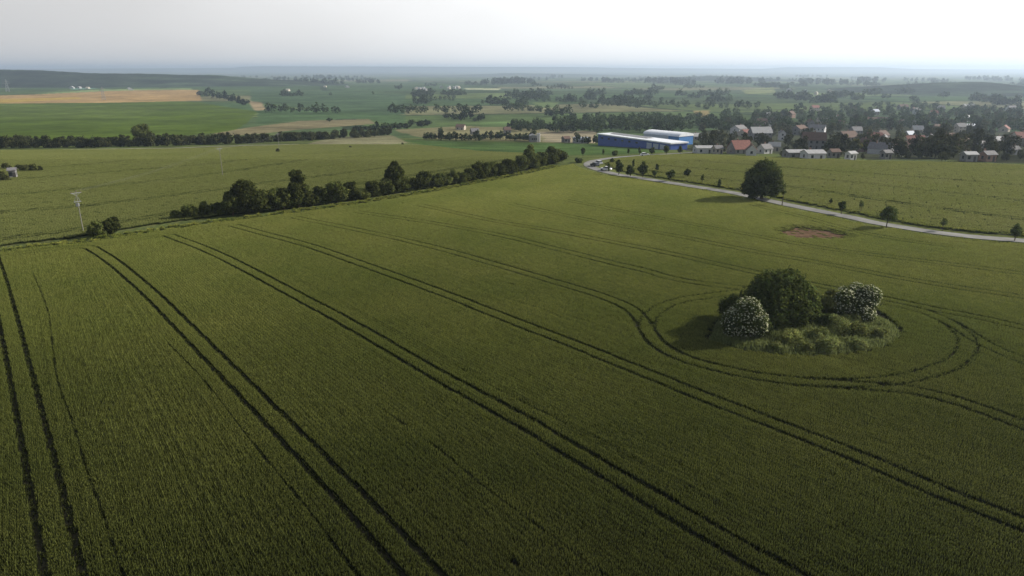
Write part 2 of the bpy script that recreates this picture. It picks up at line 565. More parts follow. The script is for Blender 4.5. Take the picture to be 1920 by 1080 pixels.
# ------------------------------------------------------------------ the land, one sheet to the horizon
def build_ground():
    ys = [-250, -100, 0, 30, 45] + list(np.arange(55, 286, 4.0))
    rows_px = np.arange(297, 130, -0.5)
    yy = [gp(960, r).y for r in rows_px]
    ys += [v for v in yy if v > 287]
    ys += [20500, 21500, 23000, 26000]
    ys = np.array(ys)
    t = np.linspace(-1, 1, 901)
    W = np.maximum(ys, 0) * 1.05 + 160
    X = W[:, None] * t[None, :]
    Y = np.repeat(ys[:, None], len(t), 1)
    Z = land(Y) + np.clip((Y - 600) / 1500, 0, 1) * (fbm(X / 420 + 5, Y / 420, 3) - .5) * 10
    V = np.stack([X, Y, Z], -1).reshape(-1, 3)
    nr, nc = X.shape
    i = (np.arange(nr - 1)[:, None] * nc + np.arange(nc - 1)[None, :]).ravel()
    F = np.stack([i, i + 1, i + nc + 1, i + nc], 1)
    P = V[:, :2]
    # patchwork of the far fields: cells of a jittered, stretched lattice
    rot = math.radians(14)
    a = (P[:, 0] * math.cos(rot) + P[:, 1] * math.sin(rot)) / 560
    b = (-P[:, 0] * math.sin(rot) + P[:, 1] * math.cos(rot)) / 330
    a = a + .35 * np.floor(b * 7919 % 3)  * 0 + .25 * (fbm(P[:, 0] / 900, P[:, 1] / 900, 2) - .5) * 2
    b = b + .45 * (vnoise(np.floor(a) * 3.7, np.floor(a) * 1.3) - .5)
    h = (np.sin(np.floor(a) * 127.1 + np.floor(b) * 311.7) * 43758.5) % 1
    pal = np.array([(.075, .11, .04), (.055, .09, .035), (.09, .12, .045), (.06, .085, .04), (.10, .135, .05), (.15, .15, .08), (.07, .105, .045), (.05, .075, .03)])
    C = pal[(h * 8).astype(int) % 8]
    edge = (np.abs(a - np.round(a)) < .02) | (np.abs(b - np.round(b)) < .03)
    C = np.where((edge & (P[:, 1] > 700))[:, None], np.array([(.03, .045, .022)]), C)
    # near land: dull soil under the crops, sward on the verges
    near = P[:, 1] < 560
    C[near] = (.085, .105, .036)
    px = lambda *p: pline(p)
    def paint(poly, c, jit=0):
        Q = P if not jit else P + jit * np.stack([fbm(P[:, 0] / 40, P[:, 1] / 40) - .5, fbm(P[:, 0] / 40 + 9, P[:, 1] / 40) - .5], 1)
        C[inside(Q, poly)] = c
    paint(MAIN_POLY, (.050, .047, .026))
    paint(LEFT_POLY, (.11, .115, .045))
    paint(RIGHT_POLY, (.10, .105, .042))
    paint(px((-500, 192), (0, 193), (330, 190), (470, 196), (485, 210), (440, 245), (250, 262), (0, 268), (-500, 275)), (.066, .098, .015), 8)
    paint(px((-500, 200), (-200, 197), (0, 195), (150, 199), (330, 203), (250, 222), (0, 221), (-400, 230)), (.080, .114, .022), 30)
    paint(px((-500, 184), (0, 179), (130, 174), (250, 170), (372, 169), (378, 189), (200, 192), (-500, 195)), (.31, .21, .092))
    paint(px((-300, 187), (40, 184), (150, 182), (150, 185), (0, 192), (-300, 194)), (.31, .22, .055))
    paint(px((60, 176), (170, 170), (360, 166), (360, 169), (200, 172)), (.17, .22, .09))
    paint(px((130, 163), (170, 161), (185, 168), (135, 170)), (.12, .22, .16))
    paint(px((372, 192), (470, 195), (560, 205), (700, 208), (760, 215), (760, 240), (690, 222), (560, 224), (480, 232), (484, 210)), (.06, .10, .042))
    paint(px((470, 168), (640, 170), (760, 178), (760, 214), (620, 207), (470, 194)), (.058, .094, .046))
    paint(px((400, 250), (470, 238), (560, 226), (690, 223), (705, 231), (560, 243), (440, 254)), (.165, .145, .080), 6)
    paint(px((465, 190), (490, 193), (500, 207), (478, 208)), (.24, .19, .11))
    paint(px((645, 256), (735, 253), (765, 268), (700, 272), (560, 277), (590, 265)), (.165, .160, .090), 4)
    paint(px((740, 243), (880, 236), (1000, 240), (1075, 244), (1100, 252), (1050, 268), (940, 265), (800, 260)), (.165, .155, .080), 14)
    paint(px((752, 262), (880, 266), (1000, 268), (1110, 270), (1260, 284), (1150, 290), (1055, 291), (900, 284), (790, 272)), (.060, .100, .030), 4)
    paint(px((900, 229), (950, 227), (960, 235), (905, 238)), (.09, .14, .05), 8)
    paint(px((1000, 192), (1050, 191), (1040, 202), (1003, 203)), (.10, .14, .05), 8)
    paint(px((870, 164), (940, 165), (935, 169), (875, 168)), (.35, .36, .22))
    paint(px((1300, 208), (1330, 207), (1328, 219), (1302, 220)), (.22, .18, .08))
    paint(px((1390, 168), (1450, 164), (1455, 172), (1400, 175)), (.16, .18, .07))
    paint(px((1010, 247), (1120, 245), (1115, 268), (1020, 266)), (.24, .21, .14), 10)
    paint(px((1290, 287), (1340, 285), (1500, 289), (1640, 298), (1800, 304), (1960, 309), (1960, 250), (1700, 235), (1400, 225), (1290, 255)), (.05, .055, .033), 12)
    paint(px((1450, 433), (1490, 425), (1535, 427), (1575, 436), (1610, 447), (1560, 452), (1510, 450), (1470, 444)), (.125, .080, .050), 2)
    d = dist_to(P[near], ROAD)
    v = C[near]
    v[d < 7] = (.105, .12, .04)
    C[near] = v
    ob = mesh_np('ground', V, F, M['ground'], C, tint_domain='POINT')
    ob.data.polygons.foreach_set('use_smooth', [True] * len(F))
    tag(ob, 'farmland running from the near crop field over the valley to the horizon', 'ground', kind='structure')
build_ground()

def strip(name, line, width, mat, lift, label, cat):
    L, R = offset(line, width / 2), offset(line, -width / 2)
    V = np.vstack([np.column_stack([L, land(L[:, 1]) + lift]), np.column_stack([R, land(R[:, 1]) + lift])])
    n = len(line)
    i = np.arange(n - 1)
    ob = mesh_np(name, V, np.stack([i + n, i + n + 1, i + 1, i], 1), mat)
    return tag(ob, label, cat, kind='structure')
strip('road', ROAD, 4.0, M['asphalt'], .12, 'pale grey country road bending past the big roadside tree to the village', 'road')
strip('road', smooth(pline([(118, 281), (200, 280), (270, 279), (335, 278), (420, 274.5), (560, 271)])), 3.0, M['gravel'], .25, 'pale farm lane below the dark belt of bushes on the left', 'road')

# wooded ridges behind the valley
def ridge(pts, dist, front, back, color, label, rough=6.0, seed=0):
    pts = np.array(pts, float)
    xs = np.linspace(pts[0, 0], pts[-1, 0], 260)
    tops = np.interp(xs, pts[:, 0], pts[:, 1])
    acr = np.concatenate([np.linspace(-1, 0, 26), np.linspace(0, 1, 8)[1:]])
    V = []
    for x, y in zip(xs, tops):
        zc = CAM_H - dist * _D(y) / _F(y)
        X = (x - 960) * dist / (FOC / math.cos(PITCH) * (math.cos(PITCH) ** 2 + 0)) if False else (x - 960) * (dist * math.cos(PITCH) + (CAM_H - zc) * math.sin(PITCH)) / FOC
        for a in acr:
            Yd = dist + (front * a if a < 0 else back * a)
            s = 1 - abs(a)
            s = s * s * (3 - 2 * s)
            base = float(land(Yd)) - 6
            V.append((X, Yd, base + (max(zc, base + 1) - base) * s))
    V = np.array(V)
    wob = fbm(V[:, 0] / 130 + seed, V[:, 1] / 130, 3) - .5
    fine = fbm(V[:, 0] / 22 + seed, V[:, 1] / 22, 2) - .5
    na = len(acr)
    m = np.tile(1 - np.abs(acr) ** 2, len(xs))
    V[:, 2] += (wob * rough + fine * rough * .5) * m
    i = (np.arange(len(xs) - 1)[:, None] * na + np.arange(na - 1)[None, :]).ravel()
    F = np.stack([i, i + na, i + na + 1, i + 1], 1)
    band = fbm(V[:, 0] / 300 + seed * 3, V[:, 1] / 45, 3) - .5
    c = np.array(color)[None, :] * (1 + (wob + fine)[:, None] * 1.3 + np.clip(band - .06, 0, 1)[:, None] * np.array([[5.0, 5.5, 4.0]]))
    c = np.clip(c, .012, 1)
    ob = mesh_np('hill', V, F, M['ground'], c, tint_domain='POINT')
    tag(ob, label, 'hill', kind='structure')
WD = (.026, .036, .022)
ridge([(-700, 131), (0, 131), (75, 132), (160, 137), (300, 139), (400, 141), (450, 145), (560, 152), (640, 159), (720, 168)], 3400, 650, 500, WD, 'dark wooded ridge above the straw coloured field on the left', 7, 1)
ridge([(-1100, 128), (60, 129), (300, 128), (450, 127), (472, 124), (800, 125), (1080, 126), (1240, 128), (1440, 129), (1468, 126), (1640, 126), (1690, 129), (1920, 131), (3000, 132)], 18500, 2500, 1200, (.05, .07, .04), 'long pale blue ridge closing the horizon', 5, 2)
ridge([(560, 147), (700, 143), (850, 141), (950, 137), (1080, 139), (1200, 142), (1300, 147)], 9500, 1500, 800, (.04, .055, .03), 'low hazy ridge in the middle of the horizon', 6, 3)
ridge([(1090, 158), (1180, 150), (1250, 145), (1330, 142.5), (1390, 143.5), (1430, 147), (1490, 150), (1600, 158)], 5200, 1000, 600, WD, 'blue grey hill right of the middle of the horizon', 7, 4)
ridge([(1520, 176), (1620, 165), (1700, 159), (1760, 156), (1830, 153.5), (1850, 155.5), (1872, 163), (1900, 168), (1980, 172)], 2400, 620, 500, WD, 'dark wooded hill with a flat top behind the village', 7, 5)
ridge([(1830, 192), (1870, 184), (1895, 181), (1920, 177), (2050, 172), (2400, 180)], 1900, 320, 350, WD, 'dark wooded spur at the right edge of the valley', 7, 6)
ridge([(640, 166), (800, 165), (1000, 163), (1300, 166), (1500, 170)], 3100, 150, 150, (.04, .055, .032), 'thin dark line of woodland across the valley floor', 5, 7)

# ------------------------------------------------------------------ crops (stuff): rows of plants as instances of small drilled patches
def crop_patch(name, mat, length, width, rows, per_row, h, bw, seed, lean=.16):
    r = np.random.default_rng(seed)
    n = rows * per_row
    x = (np.tile(np.arange(per_row), rows) + r.random(n)) / per_row * length - length / 2
    y = np.repeat((np.arange(rows) + .5) / rows * width - width / 2, per_row) + r.normal(0, .018, n)
    hh = h * r.uniform(.74, 1.08, n) * np.repeat(np.array([.90, 1.10, .90]) if rows == 3 else np.ones(rows), per_row)
    ang = r.random(n) * 2 * math.pi
    ln = np.abs(r.normal(0, lean, n)) * hh * 1.3
    dx, dy = np.cos(ang) * ln, np.sin(ang) * ln
    sx, sy = -np.sin(ang + r.normal(0, .5, n)), np.cos(ang)
    w = bw * r.uniform(.7, 1.3, n)
    def ring(k, f, z, wk):
        return np.stack([x + dx * f + k * sx * w * wk, y + dy * f + k * sy * w * wk, z], 1)
    V = np.concatenate([ring(-1, 0, hh * 0, .5), ring(1, 0, hh * 0, .5), ring(-1, .75, hh * .6, 1.0), ring(1, .75, hh * .6, 1.0),
                        ring(-1, 1.0, hh, .6), ring(1, 1.0, hh, .6)])
    i = np.arange(n)
    F = np.concatenate([np.stack([i, i + n, i + 3 * n, i + 2 * n], 1), np.stack([i + 2 * n, i + 3 * n, i + 5 * n, i + 4 * n], 1)])
    b = r.uniform(.75, 1.2, n)
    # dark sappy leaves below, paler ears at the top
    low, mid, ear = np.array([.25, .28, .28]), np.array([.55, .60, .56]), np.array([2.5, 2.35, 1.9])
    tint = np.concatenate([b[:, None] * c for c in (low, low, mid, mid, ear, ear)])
    return mesh_np(name, V, F, mat, tint, link=False, tint_domain='POINT')

def scatter(name, pts, rot, scl, variants, label, cat, pick=None):
    n = len(pts)
    me = bpy.data.meshes.new(name)
    me.vertices.add(n)
    me.vertices.foreach_set('co', np.asarray(pts, np.float32).ravel())
    a = me.attributes.new('rot', 'FLOAT', 'POINT'); a.data.foreach_set('value', np.asarray(rot, np.float32))
    a = me.attributes.new('scl', 'FLOAT_VECTOR', 'POINT'); a.data.foreach_set('vector', np.asarray(scl, np.float32).ravel())
    a = me.attributes.new('pick', 'INT', 'POINT'); a.data.foreach_set('value', (RNG.integers(0, len(variants), n) if pick is None else pick).astype(np.int32))
    ob = bpy.data.objects.new(name, me)
    COL.objects.link(ob)
    g = bpy.data.node_groups.new(name + '_planting', 'GeometryNodeTree')
    g.interface.new_socket('Geometry', in_out='INPUT', socket_type='NodeSocketGeometry')
    g.interface.new_socket('Geometry', in_out='OUTPUT', socket_type='NodeSocketGeometry')
    gi, go = g.nodes.new('NodeGroupInput'), g.nodes.new('NodeGroupOutput')
    ip = g.nodes.new('GeometryNodeInstanceOnPoints')
    ip.inputs['Pick Instance'].default_value = True
    gt = g.nodes.new('GeometryNodeGeometryToInstance')
    for v in reversed(variants):
        oi = g.nodes.new('GeometryNodeObjectInfo')
        oi.inputs['Object'].default_value = v
        g.links.new(oi.outputs['Geometry'], gt.inputs[0])
    def named(nm, ty):
        q = g.nodes.new('GeometryNodeInputNamedAttribute')
        q.data_type = ty
        q.inputs['Name'].default_value = nm
        return q.outputs['Attribute']
    cx = g.nodes.new('ShaderNodeCombineXYZ')
    g.links.new(named('rot', 'FLOAT'), cx.inputs['Z'])
    g.links.new(gi.outputs[0], ip.inputs['Points'])
    g.links.new(gt.outputs[0], ip.inputs['Instance'])
    g.links.new(named('pick', 'INT'), ip.inputs['Instance Index'])
    g.links.new(cx.outputs[0], ip.inputs['Rotation'])
    g.links.new(named('scl', 'FLOAT_VECTOR'), ip.inputs['Scale'])
    g.links.new(ip.outputs[0], go.inputs[0])
    md = ob.modifiers.new('planting', 'NODES')
    md.node_group = g
    return tag(ob, label, cat, kind='stuff')

def in_view(P, margin):
    depth = P[:, 1] * math.cos(PITCH) + CAM_H * math.sin(PITCH)
    u = P[:, 0] * FOC / depth
    return (P[:, 1] > 14) & (np.abs(u) < 960 * (1 + margin) + 26 * FOC / np.maximum(depth, 1))

# the rows of the main field fan out from one far point: fit it to the tramlines
def fan_pivot():
    A, B = [], []
    for k, s in (('b', slice(3, 8)), ('c', slice(3, 10)), ('d', slice(4, 11)), ('e', slice(1, 5)), ('f', slice(1, 5)), ('h', slice(1, 4))):
        L = pline(TRAMS_PX[k])[s]
        d = L[-1] - L[0]
        d /= np.linalg.norm(d)
        n = np.array([-d[1], d[0]])
        A.append(n); B.append(n @ L.mean(0))
    return np.linalg.lstsq(np.array(A), np.array(B), rcond=None)[0]
PIV = fan_pivot()
print('fan pivot', PIV)

def plant_main():
    ref = np.array([10.0, 95.0])
    R0 = np.linalg.norm(ref - PIV)
    test = pline([(-2500, 2000), (4500, 2000), (-300, 1150), (2300, 1150), (2500, 480), (1080, 300), (0, 470), (-400, 500)])
    rr = np.linalg.norm(test - PIV, axis=1)
    an = np.arctan2(test[:, 1] - PIV[1], test[:, 0] - PIV[0])
    lanes = np.arange(an.min() - .05, an.max() + .05, .5 / R0)
    steps = np.arange(max(rr.min() - 60, 20), rr.max() + 60, 1.0)
    keep = []
    for a in lanes:
        r = steps + RNG.uniform(-.5, .5) + RNG.uniform(-.06, .06, len(steps))
        P = np.stack([PIV[0] + r * math.cos(a), PIV[1] + r * math.sin(a)], 1)
        ok = in_view(P, .15)
        if ok.any():
            P = P[ok]
            keep.append(np.column_stack([P, np.full(len(P), a), r[ok]]))
    K = np.vstack(keep)
    P = K[:, :2]
    ok = inside(P, MAIN_POLY) & ~inside(P, ISLAND) & (dist_to(P, ROAD) > 6.0)
    K, P = K[ok], P[ok]
    # beside the wheelings the drill patches give way to single short rows, so the track edges stay clean
    dmin = np.full(len(P), 9.0)
    for line, half in WHEELS:
        box = (P[:, 0] > line[:, 0].min() - 2) & (P[:, 0] < line[:, 0].max() + 2) & (P[:, 1] > line[:, 1].min() - 2) & (P[:, 1] < line[:, 1].max() + 2)
        idx = np.where(box)[0]
        dmin[idx] = np.minimum(dmin[idx], dist_to(P[idx], line) - half)
    close = dmin < .75
    sub = []
    for da in (-1, 0, 1):
        for dr in (-.25, .25):
            k2 = K[close].copy()
            k2[:, 2] += da * (.5 / 3) / R0
            k2[:, 3] += dr
            k2[:, 0] = PIV[0] + k2[:, 3] * np.cos(k2[:, 2])
            k2[:, 1] = PIV[1] + k2[:, 3] * np.sin(k2[:, 2])
            sub.append(k2)
    K = np.vstack([K[~close]] + sub)
    fine = np.zeros(len(K), bool)
    fine[(~close).sum():] = True
    P = K[:, :2]
    ok = np.ones(len(P), bool)
    low = np.ones(len(P))
    for line, half in WHEELS:
        box = (P[:, 0] > line[:, 0].min() - 2) & (P[:, 0] < line[:, 0].max() + 2) & (P[:, 1] > line[:, 1].min() - 2) & (P[:, 1] < line[:, 1].max() + 2)
        idx = np.where(box & ok)[0]
        lane = .25 * K[idx, 3] / R0
        hit = idx[dist_to(P[idx], line) < half + lane * np.where(fine[idx], .33, .62)]
        # stunted plants left standing in and beside the wheelings
        left = fine[hit] & (RNG.random(len(hit)) < (.50 if half > .1 else .9))
        ok[hit[~left]] = False
        low[hit[left]] = np.minimum(low[hit[left]], RNG.uniform(.25, .58, left.sum()) if half > .1 else RNG.uniform(.35, .6, left.sum()))
    thin = pline([(1440, 433), (1485, 424), (1540, 427), (1585, 437), (1620, 448), (1560, 454), (1500, 452), (1462, 444)])
    bare = inside(P, thin)
    rim = np.clip(dist_to(P, np.vstack([thin, thin[:1]])) / 3.5, 0, 1)      # the wheat thins out to bare soil in the middle
    low = np.where(bare, np.minimum(low, 1.0 - .75 * rim), low)
    bare &= RNG.random(len(P)) < .15 + .75 * rim
    ok &= ~bare & (RNG.random(len(P)) > .0003)
    K, P, fine, low = K[ok], P[ok], fine[ok], low[ok]
    n = len(P)
    g = fbm(P[:, 0] / 9, P[:, 1] / 9, 3)
    lane_id = np.round((K[:, 2]) * R0 / .5).astype(int)      # each pass of the drill stands a little higher or lower
    lane_h = np.random.default_rng(9).normal(0, .028, lane_id.max() - lane_id.min() + 1)
    hz = (.88 + .24 * g + RNG.normal(0, .03, n) + lane_h[lane_id - lane_id.min()]) * low
    scl = np.stack([np.full(n, 1.1), K[:, 3] / R0 * 1.02, hz], 1)
    rot = K[:, 2] + np.where(RNG.random(n) < .5, math.pi, 0)
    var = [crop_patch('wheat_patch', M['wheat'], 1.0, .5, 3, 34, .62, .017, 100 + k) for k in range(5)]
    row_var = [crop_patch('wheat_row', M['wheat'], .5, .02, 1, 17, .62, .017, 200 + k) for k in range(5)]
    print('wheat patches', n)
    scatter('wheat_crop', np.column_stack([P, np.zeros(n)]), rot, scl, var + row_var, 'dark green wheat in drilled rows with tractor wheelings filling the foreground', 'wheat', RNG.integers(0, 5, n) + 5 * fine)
plant_main()

def plant_field(name, poly, mat, label, cat, wheels, ang, size, h, hedge_gap=0):
    mn, mx_ = poly.min(0), poly.max(0)
    c = (mn + mx_) / 2
    R = np.linalg.norm(mx_ - mn) / 2
    u = np.arange(-R, R, 2.0 * size)
    v = np.arange(-R, R, 1.0 * size)
    U, Vv = np.meshgrid(u, v)
    U, Vv = U.ravel() + RNG.uniform(-.4, .4, U.size), Vv.ravel()
    P = np.stack([c[0] + U * math.cos(ang) - Vv * math.sin(ang), c[1] + U * math.sin(ang) + Vv * math.cos(ang)], 1)
    P = P[in_view(P, .10)]
    ok = inside(P, poly) & (dist_to(P, ROAD) > 6.5)
    P = P[ok]
    ok = RNG.random(len(P)) > .001
    for line, half in wheels:
        ok &= dist_to(P, line) > half + .3
    P = P[ok]
    n = len(P)
    g = fbm(P[:, 0] / 16, P[:, 1] / 16, 3)
    scl = np.stack([np.full(n, 1.05 * size), np.full(n, 1.05 * size), 0.88 + .24 * g + RNG.normal(0, .03, n)], 1)
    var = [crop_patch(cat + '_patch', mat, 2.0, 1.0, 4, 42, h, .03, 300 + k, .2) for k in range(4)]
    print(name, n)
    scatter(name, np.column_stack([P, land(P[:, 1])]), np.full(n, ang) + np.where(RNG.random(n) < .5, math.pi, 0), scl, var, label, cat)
left_w = []
for p in ([(0, 452), (180, 428), (420, 385), (700, 343), (1000, 298)], [(-60, 405), (200, 384), (500, 345), (800, 305), (930, 290)], [(-60, 372), (150, 356), (420, 325), (700, 293)], [(-60, 345), (200, 325), (480, 300), (640, 284)], [(-60, 322), (150, 311), (350, 296), (520, 281)]):
    c = smooth(pline(p))
    left_w += [(offset(c, GAUGE), .2), (offset(c, -GAUGE), .2)]
plant_field('barley_crop', LEFT_POLY, M['barley'], 'pale yellow green barley of the field left of the hedgerow', 'barley', left_w, math.radians(52), 1.0, .6)
right_w = []
for p in ([(1180, 318), (1500, 355), (1700, 385), (1930, 415)], [(1240, 312), (1500, 334), (1750, 360), (1930, 380)], [(1300, 303), (1600, 325), (1930, 350)]):
    c = smooth(pline(p))
    right_w += [(offset(c, GAUGE), .2), (offset(c, -GAUGE), .2)]
plant_field('meadow_crop', RIGHT_POLY, M['meadow'], 'yellow green crop of the field between the road and the village', 'crop', right_w, math.radians(-28), 1.0, .55)
# ------------------------------------------------------------------ foliage builders
def leaf_cloud(lobes, n, size, seed, inner=.25, lean_up=.3, ragged=.16):
    """leaf-sized quads spread through the shell and the inside of overlapping lobes (centre, radii)"""
    r = np.random.default_rng(seed)
    L = np.array([[*c, *q] for c, q in lobes], float)
    area = (L[:, 3] * L[:, 4] + L[:, 4] * L[:, 5] + L[:, 3] * L[:, 5])
    n2 = int(n * 1.9)
    k = r.choice(len(L), n2, p=area / area.sum())
    d = r.normal(size=(n2, 3))
    d /= np.linalg.norm(d, axis=1)[:, None]
    rad = 1 + r.normal(0, ragged * .5, n2) - np.abs(r.normal(0, ragged, n2))
    # twigs that stick out and gaps between them
    gap = np.sin(d[:, 0] * 7 + k * 1.7) * np.sin(d[:, 1] * 8 + k * 2.3) * np.sin(d[:, 2] * 6 + k)
    rad *= 1 + .26 * gap
    ins = r.random(n2) < inner
    rad[ins] *= r.random(ins.sum()) ** .5
    P = L[k, :3] + d * rad[:, None] * L[k, 3:]
    keep = (gap > -.30) | (r.random(n2) < .4)
    for j in range(len(L)):
        q = (P - L[j, :3]) / L[j, 3:]
        keep &= ~((np.linalg.norm(q, axis=1) < .72) & (k != j) & ~ins)
    keep &= P[:, 2] > .05
    P, d, k = P[keep][:n], d[keep][:n], k[keep][:n]
    m = len(P)
    nrm = d * .8 + r.normal(0, .55, (m, 3)) + np.array([0, 0, lean_up])
    nrm /= np.linalg.norm(nrm, axis=1)[:, None]
    u = np.cross(nrm, r.normal(size=(m, 3)))
    u /= np.linalg.norm(u, axis=1)[:, None] + 1e-9
    w = np.cross(nrm, u)
    s = size * r.uniform(.6, 1.35, m)[:, None]
    a, b = u * s * .62, w * s * .42
    V = np.concatenate([P - a, P - b * .9 + nrm * s * .1, P + a, P + b * 1.1 + nrm * s * .1])
    i = np.arange(m)
    F = np.stack([i, i + m, i + 2 * m, i + 3 * m], 1)
    lobe_t = r.uniform(.68, 1.32, len(L))[k]
    t = lobe_t * r.uniform(.65, 1.35, m)
    tint = np.stack([t * r.uniform(.9, 1.15, m), t, t * r.uniform(.8, 1.1, m)], 1)
    return V, F, tint

def crown_lobes(w, h, z0, n, seed, squash=.8, core=.34):
    """one crown of width w between heights z0 and h: a core and n lobes round it"""
    r = random.Random(seed)
    H = h - z0
    out = [((0, 0, z0 + H * .5), (w * core, w * core, H * .40))]
    for i in range(n):
        a = 2 * math.pi * (i / n) + r.uniform(-.5, .5)
        lv = r.uniform(.18, .82)
        reach = w * (.5 - .17) * math.sqrt(max(.05, 1 - (2 * lv - .9) ** 2 * .8)) * r.uniform(.75, 1.05)
        q = w * r.uniform(.15, .23)
        out.append(((math.cos(a) * reach, math.sin(a) * reach, z0 + H * lv), (q, q, min(q * squash * 1.1, H * .3))))
    for i in range(max(1, n // 4)):
        q = w * r.uniform(.13, .2)
        out.append(((r.uniform(-.18, .18) * w, r.uniform(-.18, .18) * w, h - q * .75), (q, q, q * .8)))
    return out

def trunk_mesh(root, h, r0, w, z_crown, seed, limbs=4, mat='bark', name='trunk'):
    r = random.Random(seed)
    b = MB()
    pts = [Vector((0, 0, -.2))]
    for k in range(1, 5):
        pts.append(Vector((r.uniform(-.04, .04) * h * .5, r.uniform(-.04, .04) * h * .5, h * .8 * k / 4)))
    b.chain(pts, [r0 * f for f in (1.25, .95, .75, .5, .2)])
    for i in range(limbs):
        a = 2 * math.pi * i / limbs + r.uniform(-.4, .4)
        z = z_crown + (h - z_crown) * r.uniform(.0, .3)
        s = Vector((0, 0, min(z, h * .7)))
        e = s + Vector((math.cos(a) * w * .33, math.sin(a) * w * .33, (h - z_crown) * r.uniform(.2, .42)))
        mid = (s + e) / 2 + Vector((0, 0, -.03 * h))
        b.chain([s, mid, e], [r0 * .5, r0 * .32, r0 * .1], 5)
    return b.build(name, M[mat], root)

def make_tree(name, w, h, z0, lobes_n, leaves, leaf, mat, seed, r0=None, label=None, cat='tree', group=None, lobes=None, inner=.25, crown='crown', limbs=4):
    root = empty(name, (0, 0, 0))
    V, F, t = leaf_cloud(lobes or crown_lobes(w, h, z0, lobes_n, seed), leaves, leaf, seed, inner)
    mesh_np(crown, V, F, M[mat], t, root)
    trunk_mesh(root, h, r0 or h * .022 + .03, w, max(z0, .3), seed, limbs, name='trunk' if crown == 'crown' else 'stem')
    return tag(root, label, cat, group)

def far_tree(name, w, h, seed, mat, leaves=420, leaf=.8, z0=.6, n=6):
    """a tree too far away to show parts: crown and trunk in one mesh"""
    V, F, t = leaf_cloud(crown_lobes(w, h, z0, n, seed), leaves, leaf, seed, .3)
    tv, tf = [], []
    r0 = h * .03
    for z in (0 - .3, h * .5):
        for k in range(4):
            tv.append((math.cos(k * math.pi / 2) * r0, math.sin(k * math.pi / 2) * r0, z))
    nb = len(V)
    tf = [(nb + k, nb + (k + 1) % 4, nb + 4 + (k + 1) % 4, nb + 4 + k) for k in range(4)]
    V = np.vstack([V, tv]); F = np.vstack([F, tf]); t = np.vstack([t, np.full((4, 3), .7)])
    me = mesh_np(name, V, F, M[mat], t, link=False)
    return me.data

def place(o, p, s=1.0, rz=None, sz=None):
    o.location = p
    o.scale = (s, s, sz if sz is not None else s)
    o.rotation_euler.z = random.uniform(0, 6.28) if rz is None else rz
    return o

